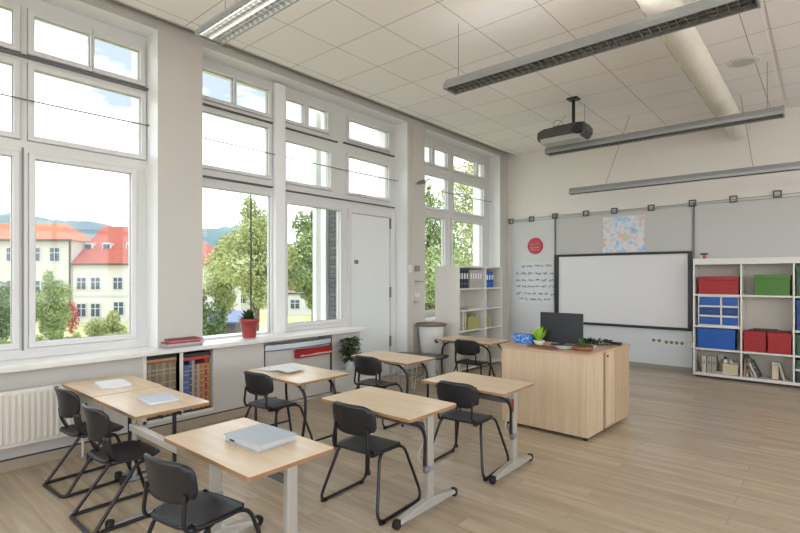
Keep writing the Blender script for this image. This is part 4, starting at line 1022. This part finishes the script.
b = MB(); b.box(-.04, .04, -.03, .03, 0, .02); tag(b.build('eraser_block', mat('pale_pink', (206, 170, 164), .7), loc=(-1.0, 8.75, .236), bevel=.005), 'pale pink block on the right end of the cream card box', 'eraser')
b = MB(); b.box(-.05, .05, -.04, .04, 0, .03); tag(b.build('paper_pile', mat('pale_pile', (190, 178, 168), .8), loc=(-1.215, 8.72, .076), bevel=.004), 'small low pile between the magazine files and the cream card box', 'paper')
# bottom middle bay: leaning books
LB = [(-.905, .024, .27, 4, (176, 130, 112), 'brown-pink book leftmost in the bottom middle bay of the tall shelf'), (-.872, .022, .26, 5, (200, 186, 160), 'cream book second from the left in the bottom middle bay'),
      (-.842, .028, .30, -9, (66, 80, 56), 'dark green folder leaning in the bottom middle bay'), (-.80, .02, .22, -22, (176, 176, 170), 'grey book leaning steeply in the bottom middle bay'),
      (-.765, .026, .25, -22, (206, 204, 198), 'white book leaning steeply in the bottom middle bay'), (-.725, .03, .25, -24, (70, 72, 74), 'black folder leaning in the middle of the bottom middle bay'),
      (-.45, .026, .235, -14, (186, 180, 168), 'pale grey folder leaning at the right end of the bottom middle bay')]
for x, th, h, a, c, l in LB:
    o = book(l, mat('leaning_%d' % int(-x * 1000), c, .6, noise=(12, .1)), x, 8.67, .078, th, h, .2, 'books leaning in the bottom bay', 'y', a)
    if a < 0: o.location.x += h * math.sin(R(-a)) * .0
b = MB(); b.box(-.075, .0, -.09, .09, 0, .20); o = tag(b.build('card_holder', M_kraft, loc=(-.50, 8.78, .08), bevel=.003), 'beige upright card holder near the right end of the bottom middle bay', 'box')
b = MB(); b.box(-.085, .0, -.08, .08, 0, .035); o = tag(b.build('flat_box', mat('holder_grey', (200, 198, 190), .6), loc=(-.495, 8.78, .2815), bevel=.003), 'pale flat box resting on the beige upright card holder', 'box')
# little marker on top of the shelf
t = thing('board_wiper', 'small black and pink board wiper standing on top of the tall shelf', 'wiper', (-1.40, 8.75, 1.791))
b = MB(); b.lathe([(.028, 0), (.022, .05), (.022, .06)], seg=14); b.build('stem', M_pink, t)
b = MB(); b.box(-.055, .045, -.03, .03, .06, .085); b.build('pad', M_tube, t, bevel=.006)

# ================================================================= SMALL BOOKCASE (by last window)
X0, X1, Y0, Y1 = -4.80, -4.34, 6.46, 7.82; ZTOP = 1.69
t = thing('bookcase', 'white bookcase with its tall blank side towards the desks by the last window', 'bookcase', (0, 0, 0))
b = MB(); b.box(X0, X1 + .004, Y0, Y0 + .025, 0, ZTOP); b.build('side_panel', M_white, t, bevel=.002)
b = MB(); b.box(X0, X1 + .004, Y1 - .025, Y1, 0, ZTOP); b.build('side_panel', M_white, t, bevel=.002)
b = MB(); b.box(X0, X1 + .006, Y0 + .025, Y1 - .025, ZTOP - .03, ZTOP); b.build('top_panel', M_white, t, bevel=.002)
b = MB(); b.box(X0 + .012, X1, 7.265, 7.288, .03, ZTOP - .03); b.build('divider', M_white, t)
for z in (1.33, .985, .66, .35, .06):
    for ya, yb in ((Y0 + .025, 7.265), (7.288, Y1 - .025)):
        b = MB(); b.box(X0 + .012, X1 - .003, ya, yb, z - .022, z); b.build('shelf_board', M_white, t, bevel=.002)
b = MB(); b.box(X0 + .002, X0 + .012, Y0 + .025, Y1 - .025, .02, ZTOP - .03); b.build('back_panel', M_shelfback, t)
def binder(label, y, z, th, h, m, dp=.26, x=X1 - .05, group='binders in the top row of the bookcase'):
    t = thing('binder', label, 'binder', (x, y, z), 0, group)
    b = MB(); b.box(-dp, 0, 0, th, 0, h); b.build('cover', m, t, bevel=.003)
    b = MB(); b.lathe([(.012, 0), (.012, .002)], seg=12, M=Matrix.Translation((0, th / 2, h * .25)) @ Matrix.Rotation(R(90), 4, 'Y')); b.build('finger_ring', M_alu, t)
    b = MB(); b.box(0, .0015, th * .2, th * .8, h * .5, h * .8); b.build('spine_label', M_paper, t)
mg = mat('binder_grey', (176, 172, 164), .6, noise=(30, .12)); mk = mat('binder_navy', (34, 42, 58), .5)
for k in range(4): binder('%s navy-black binder from the left in the small bookcase top row' % ORD[k], 6.52 + k * .075, 1.331, .072, .30, mk)
for k in range(5): binder('%s grey marbled binder from the left in the small bookcase top row' % ORD[k], 6.86 + k * .075, 1.331, .072, .30, mg)
for k in range(3): binder('%s bright blue binder from the left in the small bookcase top row' % ORD[k], 7.36 + k * .085, 1.331, .08, .27, M_blue)
binder('white folder standing at the left of the yellow-green books', 6.66, .661, .03, .29, M_white, group='folders in the third row of the bookcase')
binder('tall cream folder beside the yellow-green books', 6.72, .661, .03, .28, M_kraft, group='folders in the third row of the bookcase')
for k in range(7):
    book('%s yellow-green book from the left in the small bookcase third row' % ORD[k], M_greenbook, X1 - .05, 6.80 + k * .05, .661, .046, .20 + .012 * (k % 3), .2, 'yellow-green books in the bookcase')
for k in range(4):
    book('%s book from the left in the third row, right bay of the small bookcase' % ORD[k], bm_[k % 4] if k % 2 else M_greenbook, X1 - .05, 7.36 + k * .055, .661, .05, .24 - .02 * k, .2, 'yellow-brown books in the bookcase')
b = MB(); b.box(-.10, .10, -.17, .17, 0, .02); tag(b.build('paper_pile', M_kraft, loc=(X1 - .14, 6.95, .986)), 'flat cream paper pile on the second shelf of the small bookcase', 'paper')

# drum by pier
t = thing('washbasin', 'rounded white washbasin unit with a brown rim on the pier before the last window', 'washbasin', (-4.62, 6.12, 0))
b = MB(); b.lathe([(.12, .33), (.165, .37), (.18, .52), (.195, .70), (.195, .765)], seg=26); b.build('pedestal', M_ceramic, t)
b = MB(); b.lathe([(.235, .765), (.24, .78), (.235, .80), (.2, .80), (.17, .775)], seg=28); b.build('rim', mat('brown_rim', (108, 92, 78), .5), t)
b = MB(); b.lathe([(.09, 0), (.07, .05), (.085, .33)], seg=20); b.build('column', M_ceramic, t)
b = MB(); b.box(-.225, -.12, -.06, .06, .6, .72); b.build('wall_bracket', M_alu, t)
b = MB(); b.lathe([(.05, 0), (.055, .02), (.03, .03)], seg=14, M=Matrix.Translation((.13, -.06, .55)) @ Matrix.Rotation(R(60), 4, 'Y')); b.build('valve', M_tube, t)

# ================================================================= OUTDOORS
GZ = -4.0
b = MB(); b.box(-420, 300, -300, 700, GZ - .5, GZ); struct(b.build('ground', M_lawn))
b = MB(); b.box(-5.75, -5.48, -8, 14, GZ, -.14); struct(b.build('wall_outside', M_render))
# distances below are along the view axis of the windows; F = away from room, Rr = to the right
F = Vector((-.6514, .7587, 0)); Rr = Vector((.7587, .6514, 0)); ANG = R(40.65)
def out(d, r): p = F * d + Rr * r; return (p.x, p.y, GZ)
def wall_windows(t, wins, y=-.06, m=M_winout):
    for x, z, w_, h in wins:
        b = MB(); b.box(x - w_ / 2 - .15, x + w_ / 2 + .15, y - .02, y + .1, z - .15, z + h + .15); f_ = b.build('window', M_trimout, t)
        b = MB(); b.box(x - w_ / 2, x + w_ / 2, y - .05, y - .02, z, z + h); b.build('pane', m, f_)
        b = MB(); b.box(x - .05, x + .05, y - .07, y - .05, z, z + h); b.box(x - w_ / 2, x + w_ / 2, y - .07, y - .05, z + h * .6, z + h * .6 + .09); b.build('glazing_bar', M_trimout, f_)
def gable(t, x0, x1, y0, y1, ze, zr, m, hip=(0, 0), ov=.5):
    b = MB(); ym = (y0 + y1) / 2
    v = [(x0 - ov, y0 - ov, ze), (x1 + ov, y0 - ov, ze), (x1 + ov, y1 + ov, ze), (x0 - ov, y1 + ov, ze), (x0 - ov + hip[0], ym, zr), (x1 + ov - hip[1], ym, zr)]
    b.add(v, [(0, 1, 5, 4), (1, 2, 5), (2, 3, 4, 5), (3, 0, 4), (3, 2, 1, 0)]); return b.build('roof', m, t)
h0 = 4.0
t = thing('house', 'long pale two-storey house with a big red tiled roof outside the first window', 'house', out(60, -39.6), ANG)
b = MB(); b.box(0.02, 16.5, 0, 12, 0, 7.0); b.build('wall', M_render, t)
b = MB(); b.box(.02, 16.5, -.1, .0, 3.1, 3.35); b.build('string_course', M_trimout, t)
b = MB(); b.box(.1, 16.9, -.6, -.4, 6.9, 7.1); b.build('gutter', M_gutter, t)
rf = gable(t, .55, 16.5, 0, 12, 7.0, 12.2, M_rooftile, hip=(0, 7))
wall_windows(t, [(1.1, 4.0, 1.0, 1.35), (2.8, 4.0, 1.0, 1.35), (5.5, 4.0, 1.0, 1.35), (8.2, 4.0, 1, 1.35), (11, 4.0, 1, 1.35), (1.1, .7, 1.0, 1.5), (2.8, .7, 1.0, 1.5), (5.6, .9, 1.1, 1.5), (8.3, .7, 1, 1.5), (11, .7, 1, 1.5)])
for x in (.6, 2.9, 5.9):
    b = MB(); b.box(x - .55, x + .55, 2.0, 3.2, 8.9, 9.75); d_ = b.build('dormer', M_trimout, t)
    b = MB(); b.box(x - .4, x + .4, 1.95, 2.0, 9.0, 9.55); b.build('pane', M_winout, d_)
t = thing('house', 'taller grey-cream house with an orange hipped roof at the left of the first window', 'house', out(59.8, -39.6), ANG)
b = MB(); b.box(-24, 0, 0, 4.5, 0, 9.9); b.build('wall', M_render2, t)
b = MB(); b.box(-24, .3, -.6, -.4, 9.75, 10.0); b.build('gutter', M_gutter, t)
b = MB(); b.tube([(-.15, -.12, 0), (-.15, -.12, 9.8)], .1, 8); b.build('drain_pipe', M_gutter, t)
gable(t, -24, -.2, 0, 4.5, 9.9, 12.2, M_rooftile2, hip=(0, 2.6))
wall_windows(t, [(-2.0, 7.4, 1.1, 1.55), (-4.35, 7.4, 1.1, 1.55), (-7.2, 7.4, 1.1, 1.55), (-9.8, 7.4, 1.1, 1.55), (-2.0, 3.4, 1.1, 1.6), (-4.35, 3.4, 1.1, 1.6), (-7.2, 3.4, 1.1, 1.6), (-9.8, 3.4, 1.1, 1.6)])
t = thing('house', 'low white house far off between the tree stems outside the middle window', 'house', out(85, -27), ANG)
b = MB(); b.box(-2, 13, 0, 9, 0, 3.4); b.build('wall', mat('white_render', (196, 196, 192), .9), t)
gable(t, -2, 13, 0, 9, 3.4, 5.2, M_rooftile)
wall_windows(t, [(0, 1.0, 1.2, 1.3), (2.5, 1.0, 1.2, 1.3), (5.0, 1.0, 1.2, 1.3), (7.6, 1.0, 1.2, 1.3), (10.5, 1.0, 1.2, 1.3)])
t = thing('house', 'white flat building far off behind the pane beside the brick pier', 'house', out(70, -16), ANG)
b = MB(); b.box(0, 8, 0, 8, 0, 3.0); b.build('wall', mat('white_render_b', (200, 200, 196), .9), t)
b = MB(); b.box(-.3, 8.3, -.3, 8.3, 3.0, 3.2); b.build('roof', M_gutter, t)
wall_windows(t, [(1.2, 1, 1.2, 1.2), (3.6, 1, 1.2, 1.2), (6, 1, 1.2, 1.2)])
t = thing('shed', 'low dark shed with a blue tin roof outside the middle window', 'shed', out(30, -13.4), ANG)
b = MB(); b.box(0, 3.4, 0, 3, 0, 2.65); b.build('wall', brick_mat('shed_brick', (96, 96, 100), (110, 108, 110), (80, 80, 82), .4, .2), t)
b = MB(); b.add([(-.2, -.2, 2.65), (3.6, -.2, 2.65), (3.6, 3.2, 3.1), (-.2, 3.2, 3.1), (-.2, -.2, 2.78), (3.6, -.2, 2.78), (3.6, 3.2, 3.25), (-.2, 3.2, 3.25)], [(0, 1, 2, 3), (4, 5, 6, 7), (0, 1, 5, 4), (1, 2, 6, 5), (2, 3, 7, 6), (3, 0, 4, 7)]); b.build('roof', M_bluetin, t)

# unseen pale slabs added outside the fill windows to bounce light onto the ceiling
b = MB(); b.box(-5.6, 60, -60, -3.6, -.6, -.5); b.box(3.6, 60, -3.6, 40, -.6, -.5); struct(b.build('bounce_slab', mat('pale_bounce', (214, 208, 200), .8)))
# hills
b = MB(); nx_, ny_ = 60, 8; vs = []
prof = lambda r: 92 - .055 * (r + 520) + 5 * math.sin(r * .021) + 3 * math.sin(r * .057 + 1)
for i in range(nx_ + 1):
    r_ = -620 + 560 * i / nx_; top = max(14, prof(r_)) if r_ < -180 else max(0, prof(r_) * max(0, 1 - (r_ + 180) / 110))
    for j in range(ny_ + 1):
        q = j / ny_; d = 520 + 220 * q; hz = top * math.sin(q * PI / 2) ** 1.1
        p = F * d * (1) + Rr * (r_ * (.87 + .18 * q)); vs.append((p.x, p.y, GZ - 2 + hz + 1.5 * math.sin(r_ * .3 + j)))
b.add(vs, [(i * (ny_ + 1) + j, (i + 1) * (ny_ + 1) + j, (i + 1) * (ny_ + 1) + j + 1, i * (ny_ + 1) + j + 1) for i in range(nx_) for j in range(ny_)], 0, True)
struct(b.build('hills', M_hazy_hill, fix=False))

# trees and bushes
def crown(b, blobs, n, ls, rnd):
    tot = sum(r[3] * r[4] for r in blobs)
    for (cx, cy, cz, rx, rz_) in blobs:
        for k in range(int(n * rx * rz_ / tot)):
            a = rnd.uniform(0, 2 * PI); e = math.asin(rnd.uniform(-1, 1)); q = rnd.random() ** .4
            c = Vector((cx + rx * q * math.cos(a) * math.cos(e), cy + rx * q * math.sin(a) * math.cos(e), cz + rz_ * q * math.sin(e)))
            u = Vector((rnd.gauss(0, 1), rnd.gauss(0, 1), rnd.gauss(0, 1))).normalized(); v = u.cross(Vector((rnd.gauss(0, 1), rnd.gauss(0, 1), rnd.gauss(0, 1)))).normalized()
            s_ = ls * rnd.uniform(.6, 1.3)
            b.add([c - u * s_, c + v * s_ * .55, c + u * s_, c - v * s_ * .55], [(0, 1, 2, 3)])
def tree(label, loc, blobs, n, ls, m, trunk_h, trunk_r, seed, name='tree', cat='tree', group=None):
    rnd = random.Random(seed); t = thing(name, label, cat, loc, 0, group); n = int(n * 1.7); ls *= .6
    b = MB(); b.tube([(0, 0, 0), (.1, .05, trunk_h * .5), (.0, .1, trunk_h)], [trunk_r, trunk_r * .75, trunk_r * .35], 8)
    for cx, cy, cz, rx, rz_ in blobs[:7]: b.tube([(0.05, 0.05, trunk_h * .45), (cx * .5, cy * .5, (trunk_h * .45 + cz) / 2), (cx, cy, cz)], [trunk_r * .45, trunk_r * .25, .02], 6)
    b.build('trunk', M_trunk, t)
    b = MB(); crown(b, blobs, n, ls, rnd); b.build('foliage', m, t, fix=False)
    return t
def blobs_for(H0, H1, Rw, k, seed):
    rnd = random.Random(seed); out_ = []
    for i in range(k):
        q = (i + .5) / k; z = H0 + (H1 - H0) * q; rad = Rw * math.sin(PI * min(1, .22 + .72 * q)) ; a = i * 2.4
        out_.append((rad * .45 * math.cos(a), rad * .45 * math.sin(a), z, rad * .62, (H1 - H0) / k * 1.5))
    return out_
tree('light green birch-like tree outside the pane above the red flower pot', out(24, -7.0), blobs_for(4.5, 8.9, 2.1, 8, 1), 7500, .13, M_foliage_l, 8, .14, 21)
tree('thin light tree further left outside the pane above the red flower pot', out(27, -9.7), blobs_for(3.9, 7.4, 1.3, 7, 4), 3000, .13, M_foliage_l, 6.4, .1, 27)
tree('dark green bush low at the left of the pane above the red flower pot', out(26, -10.3), blobs_for(.9, 4.3, 1.5, 5, 2), 4000, .13, M_foliage_d, 3, .12, 22, 'bush', 'bush')
tree('dense tree outside the pane beside the dark brick pier', out(26, -4.6), blobs_for(4.2, 9.0, 1.9, 9, 3), 7500, .13, M_foliage, 8, .16, 23)
tree('tall tree filling the last window beside the back wall', out(22, 1.2), blobs_for(1.0, 9.3, 3.1, 10, 5), 13000, .14, M_foliage, 9.5, .2, 24)
tree('pale tall tree behind the last window, right half', out(30, 4.6), blobs_for(2.0, 13.5, 3.0, 10, 6), 9000, .17, M_foliage_l, 12, .2, 25)
tree('round green tree in front of the houses outside the first window', out(42, -29.6), blobs_for(.9, 5.3, 2.0, 5, 7), 6000, .16, M_foliage, 3.6, .16, 26)
tree('blue-green tree at the far left edge in front of the orange-roofed house', out(38, -31.2), blobs_for(.7, 5.2, 2.0, 5, 8), 5000, .16, M_foliage_d, 3.6, .16, 28)
tree('bushy shrub right of the house windows outside the first window', out(36, -21.2), blobs_for(.5, 2.6, 1.7, 4, 9), 4500, .14, M_foliage_l, 1.6, .08, 29, 'bush', 'bush')
rnd = random.Random(31)
for i in range(7):
    tree('%s low shrub from the left in the hedge row below the houses' % ORD[i], out(33 + rnd.uniform(-1, 1), -25.8 + i * 1.25), blobs_for(.3, 1.35 + .3 * rnd.random(), 1.0, 3, 40 + i), 1500, .12, (M_foliage_l, M_foliage)[i % 2], .9, .04, 50 + i, 'shrub', 'bush', 'hedge row shrubs')
t = tree('red-flowering climber on the wall corner between the two houses', out(48, -31.8), [(0, 0, 1.6, .7, 1.6)], 900, .12, M_red_flower, 2.2, .05, 61, 'climbing_plant', 'plant')
for i in range(5):
    tree('%s low bush from the left in the grass outside the middle window' % ORD[i], out(26 + i * 1.1, -9.6 + i * 1.5), blobs_for(.2, 1.2, 1.1, 3, 70 + i), 1500, .11, M_foliage_l, .7, .04, 80 + i, 'shrub', 'bush', 'bushes outside the middle window')
